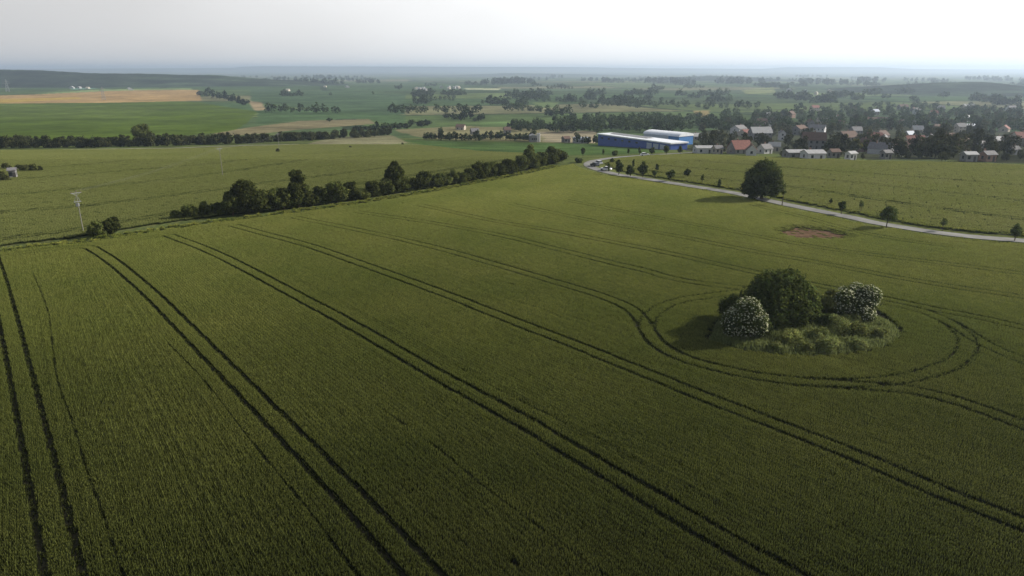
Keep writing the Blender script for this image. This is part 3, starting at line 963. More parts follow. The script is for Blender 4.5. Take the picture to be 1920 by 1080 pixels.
# ------------------------------------------------------------------ the island of scrub in the wheat
def island():
    # the big dark tree
    p = gp(1454, 612)
    lob = [((0, 0, 4.2), (3.6, 3.4, 3.3)), ((-3.3, -.5, 3.7), (2.3, 2.2, 2.5)), ((2.9, .3, 4.0), (2.6, 2.5, 2.7)), ((-1.2, .2, 6.5), (2.3, 2.2, 1.9)),
           ((1.1, .4, 6.9), (2.1, 2.0, 1.7)), ((3.9, -.6, 2.3), (1.7, 1.7, 1.9)), ((-.6, -2.4, 2.8), (2.2, 1.7, 2.3)), ((1.9, -2.3, 3.4), (1.8, 1.5, 2.0)),
           ((-3.9, -1.0, 1.9), (1.7, 1.6, 1.7)), ((-2.5, .3, 5.6), (1.5, 1.5, 1.4)), ((2.7, .2, 5.9), (1.5, 1.5, 1.3)), ((0, -.8, 7.6), (1.2, 1.2, .9)), ((4.7, .3, 3.7), (1.2, 1.2, 1.4))]
    t = make_tree('broadleaf_tree', 11, 8.2, 1, 9, 15000, .34, 'dark_leaf', 21, .22, 'broad dark green tree, tallest in the scrub island in the wheat', 'tree', None, lob, .3)
    place(t, p, 1.06, 0, 1.0)
    # two elder bushes in flower
    def elder(px, py, w, h, seed, label, rz):
        q = gp(px, py)
        lb = crown_lobes(w, h, .25, 12, seed, .95, .36)
        root = empty('elder_bush', q, rz)
        V, F, tt = leaf_cloud(lb, 7000, .30, seed, .25)
        mesh_np('foliage', V, F, M['elder_leaf'], tt, root)
        trunk_mesh(root, h * .8, .09, w, .3, seed, 5, name='stem')
        # flat flower heads on the outer face of the lobes
        r = np.random.default_rng(seed + 5)
        L = np.array([[*c, *s] for c, s in lb])
        k = r.choice(len(L), 3600, p=L[:, 3] ** 2 / (L[:, 3] ** 2).sum())
        d = r.normal(size=(3600, 3)) + np.array([.15, -.1, .45])
        d /= np.linalg.norm(d, axis=1)[:, None]
        P = L[k, :3] + d * L[k, 3:] * r.uniform(.95, 1.14, (3600, 1))
        ok = P[:, 2] > h * .10
        for j in range(len(L)):
            ok &= ~((np.linalg.norm((P - L[j, :3]) / L[j, 3:], axis=1) < .93) & (k != j))
        P, d = P[ok][:1250], d[ok][:1250]
        V, F, c = [], [], []
        for a, b in zip(P, d):
            nn = Vector(b) * .7 + Vector((0, 0, .8)) + Vector(r.normal(0, .2, 3))
            nn.normalize()
            u = nn.orthogonal().normalized(); w_ = nn.cross(u)
            s = r.uniform(.06, .15)
            i = len(V)
            for g in range(6):
                an = g * math.pi / 3 + r.uniform(-.25, .25)
                V.append(Vector(a) + (u * math.cos(an) + w_ * math.sin(an)) * s * r.uniform(.75, 1.2) - nn * .02)
            F.append([i + g for g in range(6)])
            c.append(r.uniform(.72, 1.1))
        mesh_np('blossom', np.array(V), np.array(F), M['petal'], np.array(c), root)
        return tag(root, label, 'bush')
    elder(1394, 636, 6.4, 5.7, 31, 'elder bush covered in cream flower heads at the shaded left edge of the scrub island', .4)
    elder(1601, 600, 7.2, 5.2, 32, 'elder bush covered in cream flower heads at the sunlit right edge of the scrub island', 1.9)
    # lesser shrubs
    for (px, py, w, h, mat, seed, lab) in (
            (1372, 604, 5.0, 4.3, 'dark_leaf', 41, 'dark shrub just behind the left flowering elder bush'),
            (1548, 598, 4.6, 4.6, 'pale_leaf', 42, 'pale green shrub between the dark tree and the right flowering elder'),
            (1512, 606, 4.0, 3.6, 'dark_leaf', 43, 'dark shrub at the right foot of the broad dark tree'),
            (1545, 618, 3.4, 2.4, 'elder_leaf', 44, 'low grey green shrub in front of the pale shrub in the scrub island'),
            (1425, 634, 4.0, 2.6, 'dark_leaf', 45, 'low dark shrub between the left elder and the tall weeds')):
        lb = crown_lobes(w, h, .1, 8, seed, .9, .36)
        root = empty('shrub', gp(px, py), .3)
        V, F, tt = leaf_cloud(lb, 3600, .28, seed, .25)
        mesh_np('foliage', V, F, M[mat], tt, root)
        trunk_mesh(root, h * .7, .07, w, .2, seed, 4, name='stem')
        tag(root, lab, 'shrub')
    for k, (px, py, w, h) in enumerate(((1478, 648, 3.8, 2.2), (1530, 644, 3.6, 2.1), (1572, 630, 4.2, 2.9), (1612, 636, 3.4, 2.2), (1548, 660, 3.4, 1.9), (1604, 656, 2.8, 1.5),
                                        (1648, 636, 2.8, 1.6), (1590, 612, 3.0, 2.0), (1450, 658, 2.4, 1.3), (1510, 662, 2.6, 1.5))):
        V, F, tt = leaf_cloud(crown_lobes(w, h, -.3, 8, 150 + k, .9, .36), 2200, .2, 150 + k, .25, .6)
        o = mesh_np('weed_clump', V, F, M['weed_leaf'] if k % 3 else M['pale_leaf'], tt)
        o.location = gp(px, py)
        tag(o, 'pale green clump of tall weeds in the scrub island between the two flowering elders', 'weed clump', 'pale weed clumps of the scrub island')
    # tall weeds and grass over the rest: uncountable
    r = np.random.default_rng(77)
    poly = smooth(pline([(1330, 642), (1350, 600), (1400, 578), (1500, 572), (1600, 585), (1672, 612), (1680, 640), (1620, 662), (1500, 670), (1400, 660), (1330, 642)]), 6)
    mn, mx_ = poly.min(0), poly.max(0)
    P = r.random((52000, 2)) * (mx_ - mn) + mn
    P = P[inside(P, poly)]
    c = poly.mean(0)
    mound = np.zeros(len(P))
    for (px, py, rad, hh) in ((1475, 640, 3.6, 1.9), (1530, 632, 3.0, 1.7), (1570, 622, 3.4, 2.1), (1610, 628, 2.6, 1.5), (1545, 652, 3.2, 1.7), (1600, 650, 2.8, 1.2),
                              (1645, 632, 2.6, 1.3), (1580, 608, 2.6, 1.6), (1440, 655, 2.4, 1.0), (1660, 618, 2.0, 1.0), (1500, 655, 2.5, 1.3)):
        q = np.array(gp(px, py)[:2])
        mound = np.maximum(mound, hh * np.clip(1 - (np.hypot(*(P - q).T) / rad) ** 2, 0, 1) ** .6)
    edge = dist_to(P, poly)
    mound = np.maximum(mound, .7) * np.clip(edge / 1.0, .25, 1) * (.8 + .4 * fbm(P[:, 0] / 1.2, P[:, 1] / 1.2, 2))
    n = len(P)
    z0 = mound * r.uniform(.0, .75, n)
    hh = r.uniform(.3, .75, n)
    an = r.random(n) * 6.283
    ln = r.uniform(.05, .45, n)
    w = r.uniform(.03, .075, n)
    B = np.column_stack([P, z0]); T = B + np.stack([np.cos(an) * ln, np.sin(an) * ln, hh], 1)
    Mi = (B + T) / 2 + np.stack([np.zeros(n), np.zeros(n), .08 * hh], 1)
    s = np.stack([-np.sin(an), np.cos(an), np.zeros(n)], 1) * w[:, None]
    V = np.concatenate([B, Mi - s, T, Mi + s]); i = np.arange(n)
    ob = mesh_np('undergrowth', V, np.stack([i, i + n, i + 2 * n, i + 3 * n], 1), M['weed_leaf'], r.uniform(.6, 1.25, n))
    tag(ob, 'tall pale green weeds and grass mounded around the flowering bushes in the wheat', 'weeds', kind='stuff')
island()

# ------------------------------------------------------------------ hedgerow between the two fields
def hedgerow():
    lab = 'dark green shrub standing in the hedgerow between the wheat and the pale field'
    grp = 'shrubs of the hedgerow between the fields'
    protos = []
    for k, (w, h) in enumerate(((5.5, 4.6), (6.5, 5.2), (5.0, 5.6), (7.0, 4.2), (5.6, 5.0))):
        protos.append(make_tree('hedge_shrub', w, h, .0, 8, 2600, .42, 'hedge_leaf', 60 + k, .09, lab, 'shrub', grp, crown='foliage'))
    used = set()
    seg = np.r_[0, np.cumsum(np.hypot(*np.diff(HEDGE, axis=0).T))]
    L = seg[-1]
    d = 3.0
    k = 0
    while d < L - 1:
        x, y = np.interp(d, seg, HEDGE[:, 0]), np.interp(d, seg, HEDGE[:, 1])
        j = k % 5
        o = protos[j] if j not in used else copy_tree(protos[j])
        used.add(j)
        small = .62 if d < 5 else (.8 if d < 22 else 1.0)
        s = random.uniform(.82, 1.12) * small
        place(o, (x + random.uniform(-.8, .8), y + 1.5 + random.uniform(-.8, .8), float(land(y))), s, None, s * random.uniform(.9, 1.1))
        d += random.uniform(3.6, 4.6) * (1.0 if s > .8 else .8)
        k += 1
    # the taller trees in it
    def tall(px, py, w, h, n, leaves, seed, label, z0=.6, mat='hedge_leaf'):
        t = make_tree('hedge_tree', w, h, z0, n, leaves, .42, mat, seed, None, label, 'tree')
        place(t, gp(px, py), 1, .7)
    tall(468, 400, 9.5, 8.6, 12, 7000, 81, 'broad dark tree rising out of the near part of the hedgerow')
    tall(437, 404, 6.0, 6.2, 9, 4000, 86, 'rounded dark tree leaning on the broad tree in the hedgerow')
    tall(561, 390, 6.0, 10.2, 11, 5200, 82, 'tall narrow tree with a rounded top in the hedgerow')
    tall(534, 394, 5.0, 6.0, 8, 3000, 87, 'smaller dark tree left of the tall narrow tree in the hedgerow')
    tall(742, 362, 6.4, 9.6, 10, 4600, 83, 'bushy tree standing above the middle of the hedgerow')
    tall(993, 316, 6.2, 8.8, 9, 3200, 84, 'dark tree standing above the far part of the hedgerow')
    tall(1036, 308, 7.2, 7.0, 9, 3200, 85, 'round dark tree that ends the hedgerow near the road')
    # two bushes by the pole
    for (px, py, w, h, seed, label) in ((186, 444, 4.2, 3.5, 91, 'round dark bush nearer to the power pole, first of two on the field edge'),
                                        (210, 440, 4.4, 3.9, 92, 'round dark bush on the field edge, nearer to the hedgerow than its twin')):
        t = make_tree('bush', w, h, 0, 9, 3200, .34, 'hedge_leaf', seed, .08, label, 'bush', crown='foliage')
        place(t, gp(px, py), 1, .2)
hedgerow()

# ------------------------------------------------------------------ trees along the road
def roadside():
    big = make_tree('broadleaf_tree', 13.2, 11.4, 1.0, 26, 15000, .44, 'dark_leaf', 101, .36, 'big round dark tree shading the road at its bend', 'tree', None,
                    [((0, 0, 6), (4.4, 4.2, 4.0)), ((-3.4, 0, 7.0), (2.5, 2.4, 2.2)), ((3.3, 0, 7.4), (2.5, 2.4, 2.2)), ((-5.3, 0, 3.9), (1.9, 1.9, 1.6)), ((4.8, .3, 4.6), (2.0, 1.9, 2.1)),
                     ((.3, 0, 9.3), (2.6, 2.5, 2.0)), ((-2.2, -.5, 9.3), (1.5, 1.5, 1.3)), ((2.3, 0, 9.6), (1.4, 1.4, 1.2)), ((1.0, -3.2, 4.2), (2.5, 1.9, 2.5)), ((-2.8, -3.0, 3.8), (2.2, 1.8, 2.2)),
                     ((-4.0, -.6, 1.9), (1.5, 1.5, 1.3)), ((3.0, -1.2, 2.3), (1.7, 1.6, 1.6)), ((-4.6, .2, 5.8), (1.4, 1.4, 1.2)), ((5.3, -.2, 6.4), (1.2, 1.2, 1.1)), ((0, -3.4, 7.2), (1.9, 1.5, 1.6)), ((-6.2, .1, 2.9), (1.0, 1.0, .9))], .3, limbs=6)
    place(big, gp(1427, 373), 1.08, .5, 1.0)
    grp = 'young trees planted along the country road'
    spec = [  # base x, base y, height px, crown px, crown start, label
        (1466, 386, 40, 13, .45, 'slim light crowned tree right beside the big round dark tree'),
        (1557, 385, 12, 7, .3, 'tiny sapling on the far verge between the big tree and the brown field corner'),
        (1577, 402, 24, 16, .25, 'small round tree on the near verge right of the big tree'),
        (1613, 399, 22, 11, .5, 'thin sparse sapling on the far verge beside the pale road'),
        (1662, 429, 42, 37, .25, 'spreading roadside tree on the near verge casting a shadow on the wheat'),
        (1767, 433, 24, 15, .35, 'sparse young tree on the far verge near the right end of the road'),
        (1902, 452, 31, 23, .2, 'dense little tree beside the road at the right edge of the photograph'),
        (1348, 354, 17, 9, .2, 'small dark conical tree just left of the big round dark tree'),
        (1316, 345, 17, 8, .3, 'thin young tree second to the left from the big round dark tree'),
        (1288, 334, 16, 14, .25, 'round young tree standing back from the road on the far verge'),
        (1257, 340, 20, 19, .25, 'round bushy young tree close to the near edge of the road'),
        (1232, 322, 14, 8, .2, 'slender tree standing behind the row at the far verge'),
        (1227, 334, 14, 10, .2, 'small pale bushy tree between two larger roadside trees'),
        (1205, 333, 28, 20, .1, 'tall dark tree in the clump of three along the road'),
        (1182, 331, 20, 18, .1, 'broad low dark tree in the middle of the clump of three along the road'),
        (1160, 328, 26, 17, .1, 'dark tree of the clump of three nearest to the parked cars'),
        (1187, 318, 18, 5, .2, 'thin upright sapling behind the clump of three roadside trees'),
        (1141, 322, 16, 6, .2, 'thin little tree beside the white car on the road'),
        (1148, 306, 9, 9, .1, 'small bush on the inside of the road bend'),
        (1085, 305, 8, 16, 0, 'low bush between the end of the hedgerow and the road bend'),
        (1093, 293, 15, 9, .2, 'lone young tree at the outer side of the road bend'),
        (1131, 291, 11, 5, .2, 'thin sapling in front of the long blue hall, left of the low bush'),
        (1153, 292, 9, 13, 0, 'low dark bush on the verge in front of the blue hall'),
        (1178, 290, 11, 5, .2, 'thin sapling right of the low bush in front of the blue hall'),
        (1199, 290, 13, 6, .15, 'narrow tree in front of the middle of the blue hall'),
        (1222, 290, 13, 11, .1, 'bushy tree in front of the blue hall beside the white car'),
        (1249, 290, 16, 13, .1, 'dense dark tree before the shuttered end of the blue hall'),
        (1275, 288, 14, 10, .1, 'dense dark tree before the right corner of the blue hall')]
    for k, (x, y, hp, wp, z, lab) in enumerate(spec):
        p = gp(x, y)
        h, w = metres(hp, p) * 1.06, metres(wp, p)
        dense = z <= .26
        leaf = .30 if p.y < 230 else .42
        n = int((900 if dense else 420) * max(1, w * h / 14))
        t = make_tree('roadside_tree', w, h, z * h, 6, min(n, 3000), leaf * (1 if w > 2 else .7), 'young_leaf', 120 + k, .05 + h * .012, lab, 'tree', grp, limbs=4)
        place(t, p, 1, k * .7)
roadside()

# tall grass along both sides of the road and along the field edge
def verge():
    r = np.random.default_rng(5)
    pts, sc = [], []
    for line, offs in ((ROAD[60:], (-6.3, -5.7, 5.8, 6.4)), (smooth(pline([(-60, 485), (80, 463), (150, 457), (320, 430), (440, 414), (560, 398), (700, 378), (830, 356), (960, 331), (1050, 312)])), (-2.0, 2.0, .3))):
        for o in offs:
            q = offset(line, o)
            seg = np.r_[0, np.cumsum(np.hypot(*np.diff(q, axis=0).T))]
            d = np.arange(0, seg[-1], .8)
            keep = r.random(len(d)) < .85
            x, y = np.interp(d, seg, q[:, 0])[keep], np.interp(d, seg, q[:, 1])[keep]
            pts.append(np.column_stack([x + r.normal(0, .35, len(x)), y + r.normal(0, .35, len(x)), land(y)]))
    P = np.vstack(pts)
    n = len(P)
    P = P[in_view(P[:, :2], .1)]
    n = len(P)
    h = r.uniform(.5, 1.15, n)
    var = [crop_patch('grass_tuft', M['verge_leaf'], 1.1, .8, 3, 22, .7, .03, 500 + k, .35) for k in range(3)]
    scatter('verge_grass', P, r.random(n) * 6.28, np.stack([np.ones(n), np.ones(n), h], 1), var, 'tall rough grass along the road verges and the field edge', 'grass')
verge()

# ------------------------------------------------------------------ power line
def power_line():
    def pole(px, py, h, label, rz, kit):
        p = gp(px, py)
        root = empty('power_pole', p, rz)
        MB().chain([(0, 0, -.5), (0, 0, h * .5), (0, 0, h)], [.11, .09, .065], 10).build('shaft', M['concrete'], root, shade=False)
        arm = MB().box(-1.1, 1.1, -.05, .05, h - .35, h - .23)
        arm.tube((-.8, 0, h - .3), (0, 0, h - .95), .03, n=5).tube((.8, 0, h - .3), (0, 0, h - .95), .03, n=5)
        a = arm.build('crossarm', M['steel'], root)
        ends = []
        for x, z in ((-1.0, h - .23), (1.0, h - .23), (0, h)):
            MB().chain([(x, 0, z), (x, 0, z + .12), (x, 0, z + .2), (x, 0, z + .3)], [.05, .09, .05, .07], 8).build('insulator', M['ceramic'], root)
            ends.append((x, z + .3))
        if kit:
            MB().box(-.75, .75, -.06, .06, h - 2.35, h - 2.22).tube((-.6, .1, h - 2.3), (-.25, .1, h - 1.2), .04, n=6).tube((.6, .1, h - 2.3), (.25, .1, h - 1.2), .04, n=6) \
                .build('disconnector', M['steel'], root)
            MB().box(-.35, .35, .14, .6, h - 3.4, h - 2.7).build('control_box', M['steel'], root, .03)
        tag(root, label, 'pole', 'poles of the field power line')
        c, s = math.cos(rz), math.sin(rz)
        return [Vector((p.x + c * x, p.y + s * x, p.z + z)) for x, z in ends]
    a = pole(157, 437, 9.6, 'tall pale concrete power pole with switch gear beside the two round bushes', .9, True)
    b = pole(418, 331, 10.0, 'distant thin power pole standing in the pale field beyond the hedgerow', .9, False)
    c = pole(524, 285, 10.0, 'farthest thin power pole on the crest of the pale field', .9, False)
    for k, nm in enumerate(('left', 'right', 'top')):
        pts = []
        for s, e in ((a[k], b[k]), (b[k], c[k])):
            L = (e - s).length
            for t in np.linspace(0, 1, 12, endpoint=False):
                pts.append(s.lerp(e, t) - Vector((0, 0, 4 * t * (1 - t) * L * .012)))
        pts.append(c[k])
        o = MB().chain(pts, [.008] * len(pts), 5).build('power_cable', M['cable'])
        tag(o, 'thin overhead cable strung between the field power poles', 'cable', 'cables of the field power line')
power_line()

def pylon(px, py, hp, label):
    p = gp(px, py)
    h = metres(hp, p)
    w = h * .13
    root = empty('lattice_pylon', p, .5)
    b = MB()
    t = .012 * h
    lev = [0, .22, .42, .6, .76, .9, 1.0]
    hw = [w * (1 - .86 * l) for l in lev]
    cor = [[Vector((sx * q, sy * q, l * h)) for sx, sy in ((-1, -1), (1, -1), (1, 1), (-1, 1))] for l, q in zip(lev, hw)]
    for i in range(len(lev) - 1):
        for k in range(4):
            b.tube(cor[i][k], cor[i + 1][k], t, n=4)
            b.tube(cor[i][k], cor[i + 1][(k + 1) % 4], t * .7, n=4)
            b.tube(cor[i][(k + 1) % 4], cor[i + 1][k], t * .7, n=4)
    b.build('tower', M['steel'], root)
    for l, s in ((.68, .26), (.84, .20)):
        q = MB()
        for sy in (-1, 1):
            for sx in (-1, 1):
                q.tube((sx * .02 * h, sy * .02 * h, l * h), (sx * s * h, 0, l * h + .01 * h), t, n=4)
                q.tube((sx * .02 * h, sy * .02 * h, l * h + .05 * h), (sx * s * h, 0, l * h + .01 * h), t * .8, n=4)
        q.build('crossarm', M['steel'], root)
    tag(root, label, 'pylon', 'pylons behind the straw coloured field')
pylon(15, 172, 22, 'pale lattice pylon in front of the wooded ridge at the left edge')
pylon(195, 188, 24, 'grey lattice pylon standing in the straw coloured field')

# ------------------------------------------------------------------ cars
def car(px, py, rz, paint, label):
    root = empty('car', gp(px, py, .13), rz)
    # body side outline in x-z, extruded across
    body = [(-2.1, .35), (-2.15, .62), (-2.05, .85), (-1.2, .92), (1.05, .95), (2.0, .80), (2.15, .6), (2.12, .35), (1.75, .28), (-1.75, .28)]
    MB().prism(body, -.86, .86).build('body', M[paint], root, .06)
    MB().prism([(-1.75, .93), (-1.35, 1.42), (.35, 1.42), (1.1, .95)], -.74, .74).build('cabin', M['glass'], root, .05)
    MB().prism([(-1.32, 1.425), (-1.25, 1.47), (.25, 1.47), (.34, 1.425)], -.7, .7).build('roof', M[paint], root)
    for x in (-1.35, 1.35):
        for y in (-.82, .82):
            MB().tube((x, y - .1, .32), (x, y + .1, .32), .32, n=14).build('wheel', M['tyre'], root)
    for y in (-.6, .6):
        MB().box(2.06, 2.16, y - .18, y + .18, .58, .72).build('headlight', M['white_wall'], root)
    tag(root, label, 'car', 'cars on the country road')
car(1115, 312, 2.0, 'car_dark', 'dark car coming round the bend of the road')
car(1122, 308.5, 2.0, 'car_silver', 'silver car beside the dark car in the road bend')
car(1136, 320, 2.7, 'car_white', 'white car driving out of the road bend')
car(1209, 292.5, .05, 'car_white', 'white car on the far stretch of road in front of the blue hall')

# ------------------------------------------------------------------ buildings
def house(px, py, wp, wall, roof, rz, label, cat='house', storeys=1, depth=None, pitch=.8, group=None, name='house', chimney=True, door=True):
    """gabled house: base centre in the photograph, width in photograph pixels"""
    p = gp(px, py)
    w = metres(wp, p)
    d = depth or min(w * .8, 9)
    eave = 2.7 * storeys + .3
    ridge_z = eave + d / 2 * pitch
    root = empty(name, p, rz)
    prof = [(-d / 2, -1), (d / 2, -1), (d / 2, eave), (0, ridge_z - .08), (-d / 2, eave)]
    g = MB()
    for (y0, z0), (y1, z1) in zip(prof, prof[1:] + prof[:1]):
        g.poly([(-w / 2, y0, z0), (w / 2, y0, z0), (w / 2, y1, z1), (-w / 2, y1, z1)])
    for x in (-w / 2, w / 2):
        g.poly([(x, y, z) for y, z in prof])
    g.build('wall', M[wall], root)
    r = MB()
    for sy in (-1, 1):
        o = .45
        a, b = sy * (d / 2 + o), 0
        za, zb = eave - o * pitch + .1, ridge_z + .1
        x0, x1 = -w / 2 - .35, w / 2 + .35
        r.poly([(x0, a, za), (x1, a, za), (x1, b, zb), (x0, b, zb)])
        r.poly([(x0, a, za - .16), (x0, b, zb - .16), (x1, b, zb - .16), (x1, a, za - .16)])
        r.poly([(x0, a, za - .16), (x1, a, za - .16), (x1, a, za), (x0, a, za)])
        for x in (x0, x1):
            r.poly([(x, a, za - .16), (x, a, za), (x, b, zb), (x, b, zb - .16)])
    ro = r.build('roof', M[roof], root)
    if chimney:
        cx = w * random.uniform(-.3, .3)
        MB().box(cx - .3, cx + .3, .3, .9, ridge_z - .6, ridge_z + .9).build('chimney', M['brick_wall'], ro)
    n = max(2, int(w / 3.2))
    for s in range(storeys):
        z = .95 + 2.75 * s
        for k in range(n):
            x = -w / 2 + (k + .5) * w / n
            if door and s == 0 and k == n // 2:
                MB().box(x - .5, x + .5, -d / 2 - .03, -d / 2 + .05, -.6, 2.1).build('door', M['door'], root)
                continue
            MB().box(x - .55, x + .55, -d / 2 - .03, -d / 2 + .05, z, z + 1.3).build('window', M['glass'], root)
        for sx in (-1, 1):
            x = sx * w / 2
            MB().box(x - .04, x + .04, -.55, .55, z, z + 1.3).build('window', M['glass'], root)
    tag(root, label, cat, group)
    return root

def blue_hall():
    # long low hall: white roof, blue sheet walls, a shuttered loading bay near its right end
    A, B = gp(1121, 272.5), gp(1257, 281)
    u = (B - A); u.z = 0
    L = u.length
    rz = math.atan2(u.y, u.x)
    dep = 13.0
    top = max(A.z, B.z)
    root = empty('factory_hall', (A.x, A.y, A.z), rz)
    h = 5.2 + (B.z - A.z) * .5
    MB().box(0, L, 0, dep, -4, h).build('wall', M['blue_wall'], root)
    ro = MB().prism([(-.5, h + .02), (L + .5, h + .02), (L + .5, h + .75), (-.5, h + .75)], -.6, dep + .5).build('roof', M['white_roof'], root)
    MB().poly([(L * .1, dep * .3, h + .78), (L * .62, dep * .3, h + .78), (L * .62, dep * .55, h + 1.6), (L * .1, dep * .55, h + 1.6)]).poly([(L * .1, dep * .8, h + .78), (L * .1, dep * .55, h + 1.6), (L * .62, dep * .55, h + 1.6), (L * .62, dep * .8, h + .78)]) \
        .poly([(L * .1, dep * .3, h + .78), (L * .1, dep * .55, h + 1.6), (L * .1, dep * .8, h + .78)]).poly([(L * .62, dep * .3, h + .78), (L * .62, dep * .8, h + .78), (L * .62, dep * .55, h + 1.6)]).build('rooflight', M['pale_roof'], ro)
    for k in range(3):
        x = L * (.70 + .085 * k)
        MB().box(x, x + L * .065, -.08, .02, -1.5, h - .9).build('shutter', M['shutter'], root)
    for k in range(6):
        x = L * (.05 + .1 * k)
        MB().box(x, x + 2.2, -.06, .02, h - 2.4, h - 1.3).build('window', M['glass'], root)
    tag(root, 'long low blue industrial hall with a flat white roof at the village edge', 'industrial hall')
    # taller hall behind with a barrel roof
    C, D = gp(1206, 268), gp(1272, 272)
    u = D - C; u.z = 0
    L = u.length
    root = empty('factory_hall', (C.x, C.y, C.z), math.atan2(u.y, u.x))
    h = 6.6
    dep = 15
    prof = [(-0, -6), (-0, h)]
    MB().box(0, L, 0, dep, -6, h).build('wall', M['shutter'], root)
    MB().box(L - 9.0, L + .05, -.05, dep + .05, -5.9, h - .03).build('end_wall', M['blue_wall_light'], root)
    b = MB()
    arc = [(dep / 2 - math.cos(math.pi * k / 14) * (dep / 2 + .4), h + math.sin(math.pi * k / 14) * 2.4) for k in range(15)]
    for (y0, z0), (y1, z1) in zip(arc[:-1], arc[1:]):
        b.poly([(-.4, y0, z0), (L + .4, y0, z0), (L + .4, y1, z1), (-.4, y1, z1)])
    for x in (-.4, L + .4):
        b.poly([(x, y, z) for y, z in arc])
    b.build('roof', M['white_roof'], root)
    tag(root, 'taller hall with a rounded white roof and bright blue end behind the long blue hall', 'industrial hall')
blue_hall()

def silo_house():
    p = gp(1003, 266)
    w = metres(20, p)
    root = empty('farm_building', p, .15)
    h = metres(15, p)
    MB().box(-w / 2, w * .1, -3, 3, -1, h * .8).build('wall', M['grey_wall'], root)
    MB().prism([(-w / 2 - .3, h * .8), (w * .1 + .3, h * .8), (w * -.2, h * .98)], -3.3, 3.3).build('roof', M['pale_roof'], root)
    for x in (.22, .40):
        s = MB().tube((w * x, -.5, -1), (w * x, -.5, h), w * .085, n=16).build('silo', M['white_wall'], root)
        MB().tube((w * x, -.5, h), (w * x, -.5, h * 1.1), w * .09, .05, n=16).build('silo_cap', M['pale_roof'], s)
    for k in range(3):
        MB().box(-w / 2 + 1 + k * w * .18, -w / 2 + 2 + k * w * .18, -3.05, -2.95, h * .3, h * .5).build('window', M['glass'], root)
    tag(root, 'white farm building with two small silos left of the blue hall', 'farm building')
silo_house()
house(1089, 268, 27, 'pale_roof', 'shutter', .1, 'low grey green shed beside the left end of the blue hall', 'shed', 1, 9, .25, chimney=False, name='shed')
house(1061, 267, 12, 'grey_wall', 'brown_roof', .4, 'small dark roofed hut on the bare ground left of the blue hall', 'hut', 1, 5, .6, chimney=False, name='hut')
house(890, 252, 14, 'grey_wall', 'grey_roof', .3, 'small grey house on the tan plots below the far field', 'house', 1, 7, .7)
house(864, 243, 16, 'cream_wall', 'brown_roof', -.2, 'long brown roofed barn on the tan plots beyond the hedgerow', 'barn', 1, 8, .6, chimney=False, name='barn')
house(951, 249, 12, 'grey_wall', 'brown_roof', .2, 'little brown roofed house right of the tan plots', 'house', 1, 7, .7)
house(26, 334, 11, 'grey_wall', 'grey_roof', .5, 'grey hut half hidden by bushes at the left edge of the pale field', 'hut', 1, 3.4, .35, chimney=False, name='hut')

